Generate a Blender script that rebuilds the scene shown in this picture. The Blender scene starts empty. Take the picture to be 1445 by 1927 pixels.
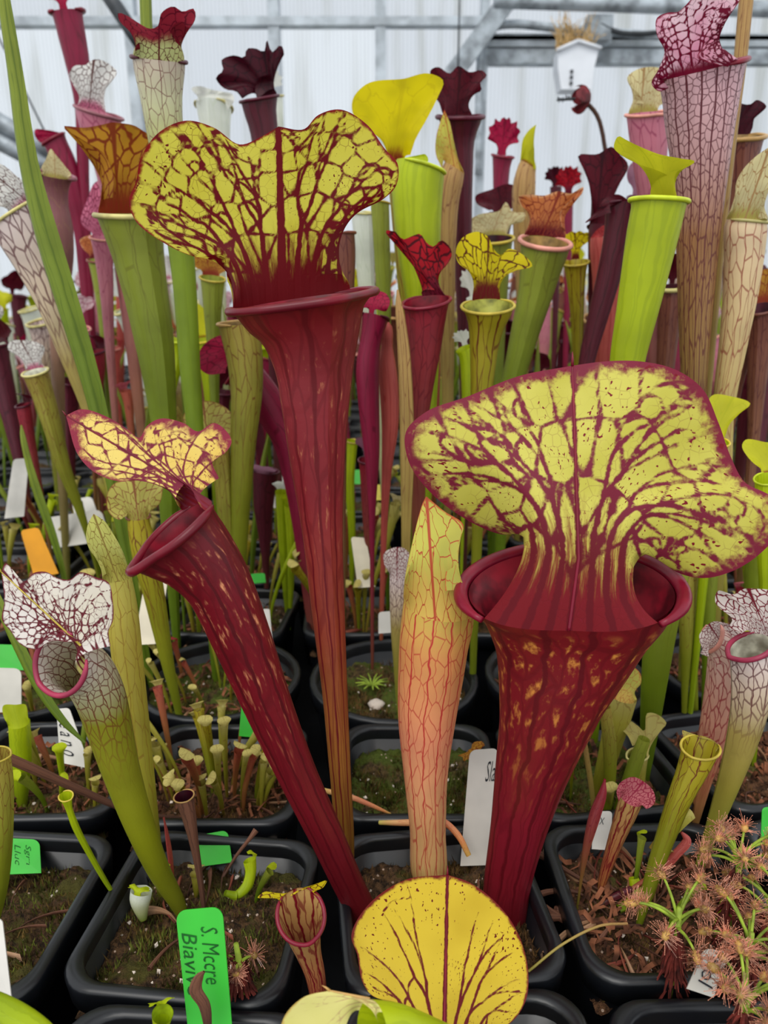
import bpy, math, random
import numpy as np
from math import radians, sin, cos, pi
random.seed(7)
rng = np.random.default_rng(11)
scene = bpy.context.scene
COL = scene.collection

# ------------------------------------------------------------------ camera, sky, light, exposure
FPX, CX, CY = 1430.0, 722.5, 963.5
TH = radians(17.0)
CAM = np.array([0.0, 0.0, 0.42])
camd = bpy.data.cameras.new('camera')
camd.sensor_fit = 'VERTICAL'
camd.sensor_height = 24.0
camd.lens = FPX / 1927.0 * 24.0
camd.clip_start = 0.01
camd.clip_end = 100
camd.dof.use_dof = True
camd.dof.focus_distance = 0.36
camd.dof.aperture_fstop = 9.0
camo = bpy.data.objects.new('camera', camd)
camo.location = CAM
camo.rotation_euler = (pi / 2 - TH, 0, 0)
COL.objects.link(camo)
scene.camera = camo

world = bpy.data.worlds.new('overcast_sky')
scene.world = world
world.use_nodes = True
wn = world.node_tree
wn.nodes.clear()
wo = wn.nodes.new('ShaderNodeOutputWorld')
wb = wn.nodes.new('ShaderNodeBackground')
wb.inputs[0].default_value = (0.93, 0.965, 1.0, 1)
wb.inputs[1].default_value = 1.0
wn.links.new(wb.outputs[0], wo.inputs[0])

sund = bpy.data.lights.new('hazy_sun', 'SUN')
sund.energy = 1.35
sund.angle = radians(38)
sund.color = (1.0, 0.97, 0.92)
suno = bpy.data.objects.new('hazy_sun', sund)
suno.rotation_euler = (radians(34), radians(-16), 0)
COL.objects.link(suno)

vs = scene.view_settings
vs.view_transform = 'Standard'
vs.look = 'None'
vs.gamma = 1.0
vs.use_curve_mapping = False
vs.exposure = 0.25

SOIL = 0.09
RIM = 0.11

# ------------------------------------------------------------------ geometry helpers
FWD = np.array([0, cos(TH), -sin(TH)])
UP = np.array([0, sin(TH), cos(TH)])
RT = np.array([1.0, 0, 0])


def ray(px, py):
    return FWD + RT * ((px - CX) / FPX) + UP * (-(py - CY) / FPX)


def atY(px, py, Y):
    d = ray(px, py)
    return CAM + d * (Y / d[1])


def atZ(px, py, z):
    d = ray(px, py)
    return CAM + d * ((z - CAM[2]) / d[2])


def mpp(p):
    return float(np.dot(np.asarray(p) - CAM, FWD)) / FPX


def nrm(v):
    v = np.asarray(v, float)
    return v / (np.linalg.norm(v) + 1e-12)


def sstep(x, a, b):
    t = np.clip((np.asarray(x, float) - a) / (b - a), 0, 1)
    return t * t * (3 - 2 * t)


def lin(c):
    return tuple(((v / 255) / 12.92 if v / 255 <= 0.04045 else ((v / 255 + 0.055) / 1.055) ** 2.4) for v in c) + (1.0,)


def catmull(P, n):
    """Catmull-Rom through rows of P, n samples, chordal parameter."""
    P = np.asarray(P, float)
    d = np.linalg.norm(np.diff(P[:, :3] if P.shape[1] >= 3 else P, axis=0), axis=1) ** 0.7 + 1e-9
    t = np.concatenate([[0], np.cumsum(d)])
    m = np.zeros_like(P)
    for i in range(len(P)):
        if i == 0:
            m[i] = (P[1] - P[0]) / (t[1] - t[0])
        elif i == len(P) - 1:
            m[i] = (P[-1] - P[-2]) / (t[-1] - t[-2])
        else:
            a = (P[i] - P[i - 1]) / (t[i] - t[i - 1])
            b = (P[i + 1] - P[i]) / (t[i + 1] - t[i])
            m[i] = (a * (t[i + 1] - t[i]) + b * (t[i] - t[i - 1])) / (t[i + 1] - t[i - 1])
    q = np.linspace(0, t[-1], n)
    k = np.clip(np.searchsorted(t, q, side='right') - 1, 0, len(P) - 2)
    h = (t[k + 1] - t[k])
    s = ((q - t[k]) / h)[:, None]
    h = h[:, None]
    return ((2 * s ** 3 - 3 * s ** 2 + 1) * P[k] + (s ** 3 - 2 * s ** 2 + s) * h * m[k]
            + (-2 * s ** 3 + 3 * s ** 2) * P[k + 1] + (s ** 3 - s ** 2) * h * m[k + 1])


def link(o, parent=None):
    COL.objects.link(o)
    if parent is not None:
        o.parent = parent
    return o


def mesh_obj(name, V, quads, mat, parent=None, attrs=None, smooth=True, tris=None, loc=None):
    V = np.asarray(V, float).reshape(-1, 3)
    me = bpy.data.meshes.new(name)
    quads = np.zeros((0, 4), int) if quads is None else np.asarray(quads, int).reshape(-1, 4)
    tris = np.zeros((0, 3), int) if tris is None else np.asarray(tris, int).reshape(-1, 3)
    nq, nt = len(quads), len(tris)
    me.vertices.add(len(V))
    me.vertices.foreach_set('co', V.ravel())
    me.loops.add(nq * 4 + nt * 3)
    me.loops.foreach_set('vertex_index', np.concatenate([quads.ravel(), tris.ravel()]).astype(np.int32))
    me.polygons.add(nq + nt)
    ls = np.concatenate([np.arange(nq) * 4, nq * 4 + np.arange(nt) * 3]).astype(np.int32)
    me.polygons.foreach_set('loop_start', ls)
    me.polygons.foreach_set('use_smooth', np.full(nq + nt, smooth))
    me.update(calc_edges=True)
    if attrs:
        for k, A in attrs.items():
            at = me.attributes.new(k, 'FLOAT_VECTOR', 'POINT')
            at.data.foreach_set('vector', np.asarray(A, np.float32).reshape(-1, 3).ravel())
    if mat is not None:
        me.materials.append(mat)
    o = bpy.data.objects.new(name, me)
    if loc is not None:
        o.location = loc
    return link(o, parent)


def grid_quads(n, m):
    i = np.arange(n - 1)[:, None] * m + np.arange(m - 1)[None, :]
    return np.stack([i, i + 1, i + m + 1, i + m], -1).reshape(-1, 4)


def grid_obj(name, P, mat, parent=None, attrs=None, org=None):
    n, m, _ = P.shape
    if org is not None:
        P = P - np.asarray(org)
    return mesh_obj(name, P, grid_quads(n, m), mat, parent, attrs)


def empty(name, loc, label, cat, group=None, kind=None):
    o = bpy.data.objects.new(name, None)
    o.empty_display_size = 0.01
    o.location = tuple(float(v) for v in loc)
    link(o)
    return tag(o, label, cat, group, kind)


def tag(o, label=None, cat=None, group=None, kind=None):
    if label:
        o['label'] = label
    if cat:
        o['category'] = cat
    if group:
        o['group'] = group
    if kind:
        o['kind'] = kind
    return o


class MB:
    """collects boxes / sweeps into one mesh"""
    def __init__(s):
        s.v, s.q, s.t, s.n = [], [], [], 0

    def add(s, V, q=None, t=None):
        V = np.asarray(V, float).reshape(-1, 3)
        s.v.append(V)
        if q is not None:
            s.q.append(np.asarray(q, int).reshape(-1, 4) + s.n)
        if t is not None:
            s.t.append(np.asarray(t, int).reshape(-1, 3) + s.n)
        s.n += len(V)
        return s

    def box(s, c, h, R=None):
        c, h = np.asarray(c, float), np.asarray(h, float)
        k = np.array([[x, y, z] for x in (-1, 1) for y in (-1, 1) for z in (-1, 1)], float) * h
        if R is not None:
            k = k @ np.asarray(R).T
        return s.add(k + c, [[0, 1, 3, 2], [4, 6, 7, 5], [0, 4, 5, 1], [2, 3, 7, 6], [0, 2, 6, 4], [1, 5, 7, 3]])

    def sweep(s, P, r, seg=8, caps=True):
        P = np.asarray(P, float)
        n = len(P)
        r = np.broadcast_to(np.asarray(r, float), (n,))
        T = np.gradient(P, axis=0)
        T /= np.linalg.norm(T, axis=1)[:, None] + 1e-12
        ref = np.array([0, 0, 1.0]) if abs(T[0][2]) < 0.9 else np.array([1.0, 0, 0])
        a = np.arange(seg) * 2 * pi / seg
        V = []
        u = nrm(np.cross(T[0], ref))
        for i in range(n):
            u = nrm(u - T[i] * np.dot(u, T[i]))
            w = np.cross(T[i], u)
            V.append(P[i] + r[i] * (np.cos(a)[:, None] * u + np.sin(a)[:, None] * w))
        V = np.concatenate(V)
        i = np.arange(n - 1)[:, None] * seg
        j = np.arange(seg)[None, :]
        j2 = (j + 1) % seg
        q = np.stack([i + j, i + j2, i + seg + j2, i + seg + j], -1).reshape(-1, 4)
        t = []
        if caps:
            for k in range(1, seg - 1):
                t.append([0, k + 1, k])
                t.append([(n - 1) * seg, (n - 1) * seg + k, (n - 1) * seg + k + 1])
        return s.add(V, q, t if t else None)

    def build(s, name, mat, parent=None, smooth=False, org=None):
        V = np.concatenate(s.v)
        if org is not None:
            V = V - np.asarray(org)
        return mesh_obj(name, V, np.concatenate(s.q) if s.q else None, mat, parent, None, smooth,
                        np.concatenate(s.t) if s.t else None)


# ------------------------------------------------------------------ materials
class NT:
    def __init__(s, name):
        s.mat = bpy.data.materials.new(name)
        s.mat.use_nodes = True
        s.nt = s.mat.node_tree
        s.nt.nodes.clear()

    def new(s, t, **p):
        n = s.nt.nodes.new(t)
        for k, v in p.items():
            setattr(n, k, v)
        return n

    def put(s, sock, v):
        if isinstance(v, bpy.types.NodeSocket):
            s.nt.links.new(v, sock)
        elif v is not None:
            sock.default_value = v

    def m(s, op, a, b=None, c=None, clamp=False):
        n = s.new('ShaderNodeMath', operation=op, use_clamp=clamp)
        for i, v in enumerate((a, b, c)):
            s.put(n.inputs[i], v)
        return n.outputs[0]

    def mix(s, f, a, b):
        n = s.new('ShaderNodeMix', data_type='RGBA')
        s.put(n.inputs[0], f)
        s.put(n.inputs[6], a)
        s.put(n.inputs[7], b)
        return n.outputs[2]

    def ss(s, x, lo, hi, a=0.0, b=1.0):
        n = s.new('ShaderNodeMapRange', interpolation_type='SMOOTHSTEP')
        s.put(n.inputs[0], x)
        s.put(n.inputs[1], lo)
        s.put(n.inputs[2], hi)
        n.inputs[3].default_value = a
        n.inputs[4].default_value = b
        return n.outputs[0]

    def attr(s, name):
        n = s.new('ShaderNodeAttribute', attribute_name=name)
        x = s.new('ShaderNodeSeparateXYZ')
        s.nt.links.new(n.outputs['Vector'], x.inputs[0])
        return x.outputs[0], x.outputs[1], x.outputs[2], n.outputs['Vector']

    def xyz(s, x, y, z=0.0):
        n = s.new('ShaderNodeCombineXYZ')
        for i, v in enumerate((x, y, z)):
            s.put(n.inputs[i], v)
        return n.outputs[0]

    def coord(s, which='Object'):
        return s.new('ShaderNodeTexCoord').outputs[which]

    def noise(s, vec, scale=1.0, detail=2.0, rough=0.5):
        n = s.new('ShaderNodeTexNoise')
        s.put(n.inputs['Vector'], vec)
        n.inputs['Scale'].default_value = scale
        n.inputs['Detail'].default_value = detail
        n.inputs['Roughness'].default_value = rough
        return n.outputs[0]

    def vor(s, vec, scale=1.0, feature='DISTANCE_TO_EDGE', rnd=1.0, dims='2D'):
        n = s.new('ShaderNodeTexVoronoi', feature=feature, voronoi_dimensions=dims)
        s.put(n.inputs['Vector'], vec)
        n.inputs['Scale'].default_value = scale
        n.inputs['Randomness'].default_value = rnd
        return n.outputs['Distance']

    def ramp(s, x, stops):
        n = s.new('ShaderNodeValToRGB')
        e = n.color_ramp.elements
        while len(e) < len(stops):
            e.new(0.5)
        for k, (p, c) in zip(e, sorted(stops, key=lambda q: q[0])):
            k.position = p
            k.color = lin(c)
        s.put(n.inputs[0], x)
        return n.outputs[0]

    def bump(s, h, strength, dist):
        n = s.new('ShaderNodeBump')
        n.inputs['Strength'].default_value = strength
        n.inputs['Distance'].default_value = dist
        s.put(n.inputs['Height'], h)
        return n.outputs[0]

    def out(s, color, rough=0.5, spec=0.4, trans=0.0, tcol=None, normal=None, metal=0.0, coat=0.0):
        b = s.new('ShaderNodeBsdfPrincipled')
        s.put(b.inputs['Base Color'], color)
        s.put(b.inputs['Roughness'], rough)
        s.put(b.inputs['Specular IOR Level'], spec)
        s.put(b.inputs['Metallic'], metal)
        if coat:
            b.inputs['Coat Weight'].default_value = coat
            b.inputs['Coat Roughness'].default_value = 0.2
        if normal is not None:
            s.put(b.inputs['Normal'], normal)
        o = s.new('ShaderNodeOutputMaterial')
        if trans > 0:
            t = s.new('ShaderNodeBsdfTranslucent')
            s.put(t.inputs[0], tcol if tcol is not None else color)
            mx = s.new('ShaderNodeMixShader')
            mx.inputs[0].default_value = trans
            s.nt.links.new(b.outputs[0], mx.inputs[1])
            s.nt.links.new(t.outputs[0], mx.inputs[2])
            s.nt.links.new(mx.outputs[0], o.inputs[0])
        else:
            s.nt.links.new(b.outputs[0], o.inputs[0])
        return s.mat


def plain(name, rgb, rough=0.5, spec=0.4, var=0.15, scale=40.0, trans=0.0, metal=0.0, bump=0.0):
    N = NT(name)
    co = N.coord()
    f = N.noise(co, scale, 3.0)
    d = tuple(v * (1 - var) for v in rgb)
    l = tuple(min(255, v * (1 + var)) for v in rgb)
    c = N.mix(N.ss(f, 0.3, 0.7), lin(d), lin(l))
    nm = N.bump(f, bump, 0.002) if bump else None
    return N.out(c, rough, spec, trans, None, nm, metal)


TM, HM = {}, {}


def tube_mat(name, stops, vein=(110, 20, 25), vw=0.10, nx=16, ny=6, p=2.5, vf=(0.05, 0.5), lines=0.0,
             win=None, wu=(0.6, 0.95), wamt=0.5, rough=0.42, trans=0.12, vs=1.0, wiggle=0.6, net=0.75):
    vw, ny = vw * 0.8, ny * 0.62
    N = NT('pitcher_tube_' + name)
    X, U, L, V = N.attr('ta')
    fl = N.attr('fl')[3]
    base = N.ramp(U, stops)
    n1 = N.noise(fl, 26.0, 3.0)
    base = N.mix(N.ss(n1, 0.35, 0.75, 0.0, 0.30), base, N.mix(0.65, base, lin((20, 8, 6))))
    wob = N.m('MULTIPLY', N.m('SUBTRACT', N.noise(N.xyz(N.m('MULTIPLY', X, 9.0), N.m('MULTIPLY', U, 14.0)), 1.0, 2.0), 0.5), wiggle * 1.6)
    cx = N.m('ADD', N.m('MULTIPLY', X, float(nx)), wob)
    cy = N.m('MULTIPLY', N.m('POWER', U, p), float(ny))
    d = N.vor(N.xyz(cx, cy), 1.0)
    mask = N.ss(d, vw * 0.35, vw, net, 0.0)
    if lines > 0:
        fr = N.m('FRACT', N.m('MULTIPLY', cx, 0.5))
        li = N.m('ABSOLUTE', N.m('SUBTRACT', fr, 0.5))
        ml = N.ss(li, lines * 0.4, lines, 1.0, 0.0)
        mask = N.m('MAXIMUM', mask, ml)
        allm = ml
    fade = N.ss(U, vf[0], vf[1])
    mk = N.m('MULTIPLY', N.m('MULTIPLY', mask, fade), vs)
    col = base
    if win:
        wn_ = N.noise(N.xyz(N.m('MULTIPLY', X, nx * 0.9), N.m('MULTIPLY', cy, 1.8)), 1.9, 3.0, 0.6)
        wm = N.m('MULTIPLY', N.ss(wn_, 0.60 - 0.2 * wamt, 0.78 - 0.12 * wamt), N.ss(U, wu[0], wu[1]))
        wm = N.m('MULTIPLY', N.m('MULTIPLY', wm, N.ss(d, vw, vw * 2.2)), N.ss(U, 0.93, 0.995, 1.0, 0.0))
        col = N.mix(wm, col, lin(win))
    col = N.mix(mk, col, lin(vein))
    hgt = N.m('ADD', N.m('MULTIPLY', mask, -0.7), N.noise(fl, 220.0, 2.0))
    nm = N.bump(hgt, 0.16, 0.001)
    TM[name] = N.out(col, rough, 0.35, trans, None, nm)
    return TM[name]


def hood_mat(name, base, vein, neck=None, nk=(0.12, 0.42), margin=None, mw=0.06, vw=0.10, nx=9, ny=5, hero=False,
             spots=0.0, spotcol=None, base2=None, trans=0.35, rough=0.42, fine=0.0, streak=0.5, vs=1.0, jit=0.015, fscale=420.0, vein2=None):
    N = NT('hood_' + name)
    S, R, SD, V = N.attr('sr')
    fl = N.attr('fl')[3]
    nb = N.noise(fl, 30.0, 2.0)
    b2 = base2 or tuple(v * 0.86 for v in base)
    col = N.mix(N.ss(nb, 0.35, 0.7), lin(base), lin(b2))
    nmix = N.noise(fl, 190.0, 3.0, 0.65)
    wob = N.m('SUBTRACT', N.noise(N.xyz(N.m('MULTIPLY', S, 7.0), N.m('MULTIPLY', R, 7.0)), 1.0, 2.0), 0.5)
    cx = N.m('ADD', N.m('MULTIPLY', S, float(nx)), N.m('MULTIPLY', wob, 0.9))
    cy = N.m('ADD', N.m('MULTIPLY', R, float(ny)), N.m('MULTIPLY', wob, 0.5))
    d = N.vor(N.xyz(cx, cy), 1.0)
    # streaky dark throat that breaks up outwards
    if neck:
        st = N.noise(N.xyz(N.m('MULTIPLY', S, 17.0), N.m('MULTIPLY', R, 5.0)), 1.0, 4.0, 0.7)
        rr = N.m('ADD', R, N.m('MULTIPLY', N.m('MULTIPLY', N.m('SUBTRACT', st, 0.5), -streak), N.ss(R, 0.0, 0.22)))
        nm_ = N.ss(rr, nk[0], nk[1], 1.0, 0.0)
        col = N.mix(nm_, col, lin(neck))
    if margin:
        mm = N.ss(N.m('ADD', R, N.m('MULTIPLY', N.m('SUBTRACT', nmix, 0.5), mw * 2.2)), 1 - mw, 1 - mw * 0.15)
        col = N.mix(mm, col, lin(margin))
    if spots > 0:
        sp = N.noise(N.xyz(N.m('MULTIPLY', S, 60.0), N.m('MULTIPLY', R, 44.0)), 1.0, 1.0, 0.5)
        sp2 = N.noise(fl, 45.0, 1.0)
        sm = N.ss(N.m('ADD', sp, N.m('MULTIPLY', N.m('SUBTRACT', sp2, 0.5), 0.35)), 0.76 - spots * 0.16, 0.80 - spots * 0.16)
        col = N.mix(sm, col, lin(spotcol or vein))
    if hero:
        j = N.m('MULTIPLY', N.m('SUBTRACT', nmix, 0.5), jit)
        mask = N.ss(N.m('ADD', SD, j), -0.001, 0.0045, 1.0, 0.0)
        if fine > 0:
            df = N.vor(fl, fscale)
            fm = N.m('MULTIPLY', N.ss(df, 0.015, 0.06, 1.0, 0.0), N.ss(N.noise(fl, 70.0, 1.0), 0.40, 0.62))
            fm = N.m('MULTIPLY', fm, fine)
            mask = N.m('MAXIMUM', mask, fm)
    else:
        mask = N.ss(d, vw * 0.35, vw, 1.0, 0.0)
        mid = N.ss(N.m('ABSOLUTE', S), 0.012, 0.035, 1.0, 0.0)
        mask = N.m('MAXIMUM', mask, mid)
    mask = N.m('MULTIPLY', mask, vs)
    vcol = N.mix(N.ss(R, 0.2, 0.62), lin(vein2), lin(vein)) if vein2 else lin(vein)
    col = N.mix(mask, col, vcol)
    hgt = N.m('ADD', N.m('MULTIPLY', mask, 0.8), N.m('MULTIPLY', nmix, 0.3))
    nm = N.bump(hgt, 0.18, 0.0008)
    HM[name] = N.out(col, rough + 0.1, 0.2, trans, None, nm)
    return HM[name]


# tubes ------------------------------------------------------------
DR = (112, 16, 30)
tube_mat('tall_red', [(0.0, (120, 96, 30)), (0.30, (160, 100, 42)), (0.5, (148, 62, 42)), (0.72, (138, 34, 42)), (0.9, (140, 38, 46)), (1, (122, 16, 26))],
         vein=(104, 14, 24), vw=0.13, nx=18, ny=9, p=2.2, vf=(0.0, 0.2), lines=0.12, win=(196, 120, 84), wu=(0.25, 0.95), wamt=0.25, trans=0.14, net=0.45)
tube_mat('crimson', [(0.0, (100, 18, 26)), (0.45, (112, 14, 28)), (0.8, (114, 10, 26)), (1, (108, 10, 26))],
         vein=(84, 6, 18), vw=0.12, nx=18, ny=6, p=2.4, vf=(0.0, 0.2), lines=0.12, win=(226, 150, 104), wu=(0.35, 0.9), wamt=0.45, trans=0.10, net=0.35)
tube_mat('giant', [(0.0, (122, 22, 36)), (0.4, (124, 20, 36)), (0.75, (122, 20, 30)), (1, (120, 18, 28))],
         vein=(92, 10, 22), vw=0.11, nx=20, ny=7, p=2.0, vf=(0.0, 0.2), lines=0.12, win=(212, 138, 62), wu=(0.38, 0.9), wamt=0.62, trans=0.10, net=0.4)
tube_mat('peach', [(0.0, (206, 190, 96)), (0.15, (230, 184, 122)), (0.6, (238, 156, 116)), (0.88, (234, 164, 98)), (1, (216, 184, 88))],
         vein=(196, 62, 58), vw=0.07, nx=22, ny=16, p=1.6, vf=(0.0, 0.1), lines=0.06, trans=0.22, net=0.7)
tube_mat('olive', [(0.0, (110, 118, 22)), (0.5, (132, 138, 30)), (0.85, (160, 152, 60)), (1, (170, 150, 66))],
         vein=(112, 50, 28), vw=0.06, nx=18, ny=8, p=3.0, vf=(0.3, 0.85), lines=0.03, trans=0.2)
tube_mat('whitenet', [(0.0, (104, 108, 26)), (0.35, (138, 142, 20)), (0.76, (152, 150, 40)), (0.91, (222, 214, 180)), (1, (240, 230, 220))],
         vein=(122, 44, 34), vw=0.13, nx=22, ny=22, p=3.4, vf=(0.5, 0.85), lines=0.04, trans=0.2)
tube_mat('lime', [(0.0, (128, 150, 22)), (0.6, (166, 186, 16)), (1, (184, 200, 20))],
         vein=(120, 140, 14), vw=0.08, nx=10, ny=1, p=1.0, vf=(0.0, 0.2), lines=0.10, vs=0.28, trans=0.22)
tube_mat('green', [(0.0, (92, 118, 24)), (0.5, (116, 138, 26)), (1, (150, 158, 56))],
         vein=(96, 84, 30), vw=0.05, nx=14, ny=4, p=4.0, vf=(0.5, 0.95), lines=0.04, vs=0.5, trans=0.2)
tube_mat('plaingreen', [(0.0, (90, 112, 26)), (0.5, (112, 134, 34)), (1, (140, 152, 50))],
         vein=(72, 96, 20), vw=0.05, nx=8, ny=1, p=1.0, vf=(0.0, 0.2), lines=0.10, vs=0.6, trans=0.15)
tube_mat('stripe', [(0.0, (120, 122, 44)), (0.45, (152, 128, 62)), (0.78, (160, 112, 70)), (0.9, (206, 160, 160)), (1, (216, 172, 180))],
         vein=(92, 26, 38), vw=0.13, nx=36, ny=34, p=5.0, vf=(0.05, 0.4), lines=0.10, trans=0.16)
tube_mat('frosttop', [(0.0, (96, 122, 26)), (0.75, (128, 150, 30)), (0.86, (168, 174, 70)), (0.95, (214, 212, 170)), (1, (206, 190, 170))],
         vein=(120, 60, 60), vw=0.07, nx=18, ny=16, p=6.0, vf=(0.7, 0.95), lines=0.03, trans=0.2)
tube_mat('yellowplain', [(0.0, (120, 124, 30)), (0.35, (170, 164, 50)), (0.8, (196, 178, 70)), (1, (196, 186, 86))],
         vein=(150, 110, 40), vw=0.05, nx=14, ny=12, p=2.5, vf=(0.1, 0.5), lines=0.04, vs=0.8, trans=0.2)
tube_mat('tan', [(0.0, (136, 128, 50)), (0.5, (172, 148, 76)), (1, (190, 150, 92))],
         vein=(120, 64, 44), vw=0.06, nx=18, ny=8, p=3.0, vf=(0.2, 0.8), lines=0.06, trans=0.18)
tube_mat('brown', [(0.0, (118, 100, 48)), (0.45, (140, 96, 64)), (1, (124, 70, 56))],
         vein=(84, 34, 34), vw=0.08, nx=20, ny=10, p=3.0, vf=(0.1, 0.5), lines=0.07, trans=0.14)
tube_mat('mauve', [(0.0, (126, 124, 50)), (0.5, (142, 112, 84)), (0.8, (140, 92, 88)), (1, (132, 78, 84))],
         vein=(150, 112, 84), vw=0.10, nx=26, ny=20, p=2.0, vf=(0.4, 0.8), vs=0.6, trans=0.14)
tube_mat('maroon', [(0.0, (96, 56, 44)), (0.5, (92, 30, 44)), (1, (84, 14, 34))],
         vein=(60, 8, 22), vw=0.08, nx=12, ny=6, p=2.0, vf=(0.2, 0.6), lines=0.06, trans=0.12)
tube_mat('magenta', [(0.0, (120, 70, 50)), (0.4, (134, 24, 56)), (1, (138, 18, 58))],
         vein=(96, 10, 36), vw=0.06, nx=12, ny=5, p=2.0, vf=(0.2, 0.6), trans=0.16)
tube_mat('salmon', [(0.0, (150, 84, 50)), (0.4, (190, 84, 74)), (1, (196, 92, 84))],
         vein=(160, 50, 50), vw=0.06, nx=16, ny=4, p=2.0, vf=(0.1, 0.4), lines=0.05, trans=0.2)
tube_mat('redgreen', [(0.0, (104, 104, 30)), (0.35, (122, 82, 44)), (0.7, (142, 58, 56)), (1, (146, 28, 48))],
         vein=(110, 22, 36), vw=0.09, nx=16, ny=10, p=3.5, vf=(0.2, 0.7), lines=0.05, trans=0.16)
tube_mat('yellownet', [(0.0, (112, 128, 26)), (0.55, (140, 140, 28)), (1, (176, 160, 36))],
         vein=(104, 40, 20), vw=0.07, nx=12, ny=4, p=3.5, vf=(0.35, 0.8), lines=0.05, trans=0.2)
tube_mat('creamnet', [(0.0, (140, 140, 56)), (0.45, (190, 172, 84)), (0.75, (216, 190, 130)), (1, (232, 206, 168))],
         vein=(150, 66, 54), vw=0.08, nx=16, ny=14, p=3.0, vf=(0.3, 0.8), lines=0.04, trans=0.22)
tube_mat('pinknet', [(0.0, (176, 130, 66)), (0.3, (206, 130, 92)), (0.7, (226, 172, 150)), (1, (240, 214, 200))],
         vein=(158, 34, 52), vw=0.13, nx=18, ny=16, p=1.8, vf=(0.1, 0.4), lines=0.04, trans=0.2)
tube_mat('darknet', [(0.0, (124, 140, 30)), (0.45, (160, 148, 60)), (0.68, (176, 156, 84)), (0.86, (226, 204, 180)), (1, (238, 220, 216))],
         vein=(92, 24, 38), vw=0.14, nx=18, ny=14, p=3.0, vf=(0.55, 0.85), lines=0.04, trans=0.2)
tube_mat('whitefrost', [(0.0, (130, 150, 50)), (0.4, (200, 204, 150)), (1, (232, 236, 226))],
         vein=(196, 206, 180), vw=0.08, nx=14, ny=8, p=2.0, vf=(0.4, 0.8), vs=0.5, trans=0.3)
tube_mat('pinktube', [(0.0, (130, 120, 50)), (0.45, (170, 110, 90)), (1, (200, 120, 140))],
         vein=(150, 60, 92), vw=0.08, nx=16, ny=10, p=3.0, vf=(0.4, 0.8), trans=0.2)
tube_mat('youngred', [(0.0, (176, 120, 60)), (0.4, (170, 96, 60)), (1, (188, 150, 90))],
         vein=(118, 14, 30), vw=0.14, nx=14, ny=4, p=1.5, vf=(0.0, 0.1), lines=0.12, trans=0.2)
tube_mat('juvenile', [(0.0, (138, 110, 44)), (0.4, (150, 146, 40)), (0.85, (178, 170, 66)), (1, (196, 184, 104))],
         vein=(130, 90, 40), vw=0.05, nx=8, ny=3, p=2.0, vf=(0.3, 0.7), vs=0.6, trans=0.25)
tube_mat('juvenilered', [(0.0, (136, 84, 44)), (0.5, (160, 104, 56)), (1, (176, 84, 66))],
         vein=(120, 40, 40), vw=0.06, nx=8, ny=3, p=2.0, vf=(0.3, 0.7), vs=0.7, trans=0.2)
tube_mat('dead', [(0.0, (70, 44, 32)), (0.5, (104, 66, 48)), (1, (120, 78, 58))],
         vein=(60, 36, 28), vw=0.08, nx=10, ny=3, p=1.0, vf=(0.0, 0.2), lines=0.08, vs=0.6, rough=0.75, trans=0.05)
tube_mat('deadpale', [(0.0, (130, 92, 62)), (0.5, (166, 124, 90)), (1, (190, 150, 118))],
         vein=(110, 76, 54), vw=0.08, nx=10, ny=3, p=1.0, vf=(0.0, 0.2), lines=0.08, vs=0.6, rough=0.75, trans=0.05)
tube_mat('deadred', [(0.0, (90, 34, 26)), (0.5, (130, 60, 44)), (1, (150, 84, 60))],
         vein=(70, 26, 22), vw=0.08, nx=10, ny=3, p=1.0, vf=(0.0, 0.2), lines=0.08, vs=0.6, rough=0.75, trans=0.05)
# hoods ------------------------------------------------------------
hood_mat('tall', (222, 212, 80), (110, 10, 20), neck=(108, 8, 18), nk=(0.12, 0.47), margin=(140, 22, 24), mw=0.022, hero=True,
         spots=0.35, base2=(214, 202, 62), trans=0.55, fine=0.55, streak=0.55, jit=0.012, fscale=260)
hood_mat('giant', (208, 200, 92), (122, 34, 54), neck=(120, 18, 28), nk=(0.10, 0.50), vein2=(100, 12, 24), margin=(128, 34, 56), mw=0.06, hero=True,
         spots=0.55, spotcol=(124, 20, 36), base2=(192, 184, 72), trans=0.25, fine=0.3, streak=0.9, jit=0.016, fscale=230)
hood_mat('lid', (230, 204, 110), (122, 34, 54), neck=(120, 14, 28), nk=(0.12, 0.34), margin=(140, 40, 60), mw=0.11, hero=True,
         spots=0.5, spotcol=(124, 30, 40), base2=(224, 190, 90), trans=0.25, fine=0.5, streak=0.4, jit=0.014, fscale=300)
hood_mat('yellow', (226, 196, 56), (110, 22, 26), neck=(112, 18, 24), nk=(0.03, 0.22), margin=(120, 30, 26), mw=0.022, hero=True,
         spots=0.55, spotcol=(112, 34, 20), base2=(208, 176, 44), trans=0.3, fine=0.0, streak=0.35, jit=0.014)
hood_mat('white', (240, 232, 226), (104, 28, 40), neck=(180, 170, 96), nk=(0.10, 0.55), margin=(112, 28, 42), mw=0.02, hero=True,
         base2=(226, 218, 200), trans=0.4, fine=0.9, streak=0.5, jit=0.010, fscale=330)
hood_mat('pinkwhite', (242, 206, 216), (112, 12, 44), neck=(120, 16, 46), nk=(0.05, 0.25), margin=(140, 20, 56), mw=0.04, hero=True,
         base2=(226, 150, 176), trans=0.45, fine=0.8, streak=0.6, jit=0.014, fscale=200)
hood_mat('pale', (226, 218, 140), (186, 150, 110), margin=(200, 170, 90), mw=0.03, hero=True, base2=(214, 208, 120), trans=0.3, vs=0.7)
hood_mat('orange', (196, 140, 40), (134, 56, 24), neck=(140, 48, 28), nk=(0.1, 0.5), margin=(150, 90, 34), mw=0.04, vw=0.13, nx=9, ny=5, trans=0.45, streak=0.3)
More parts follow.
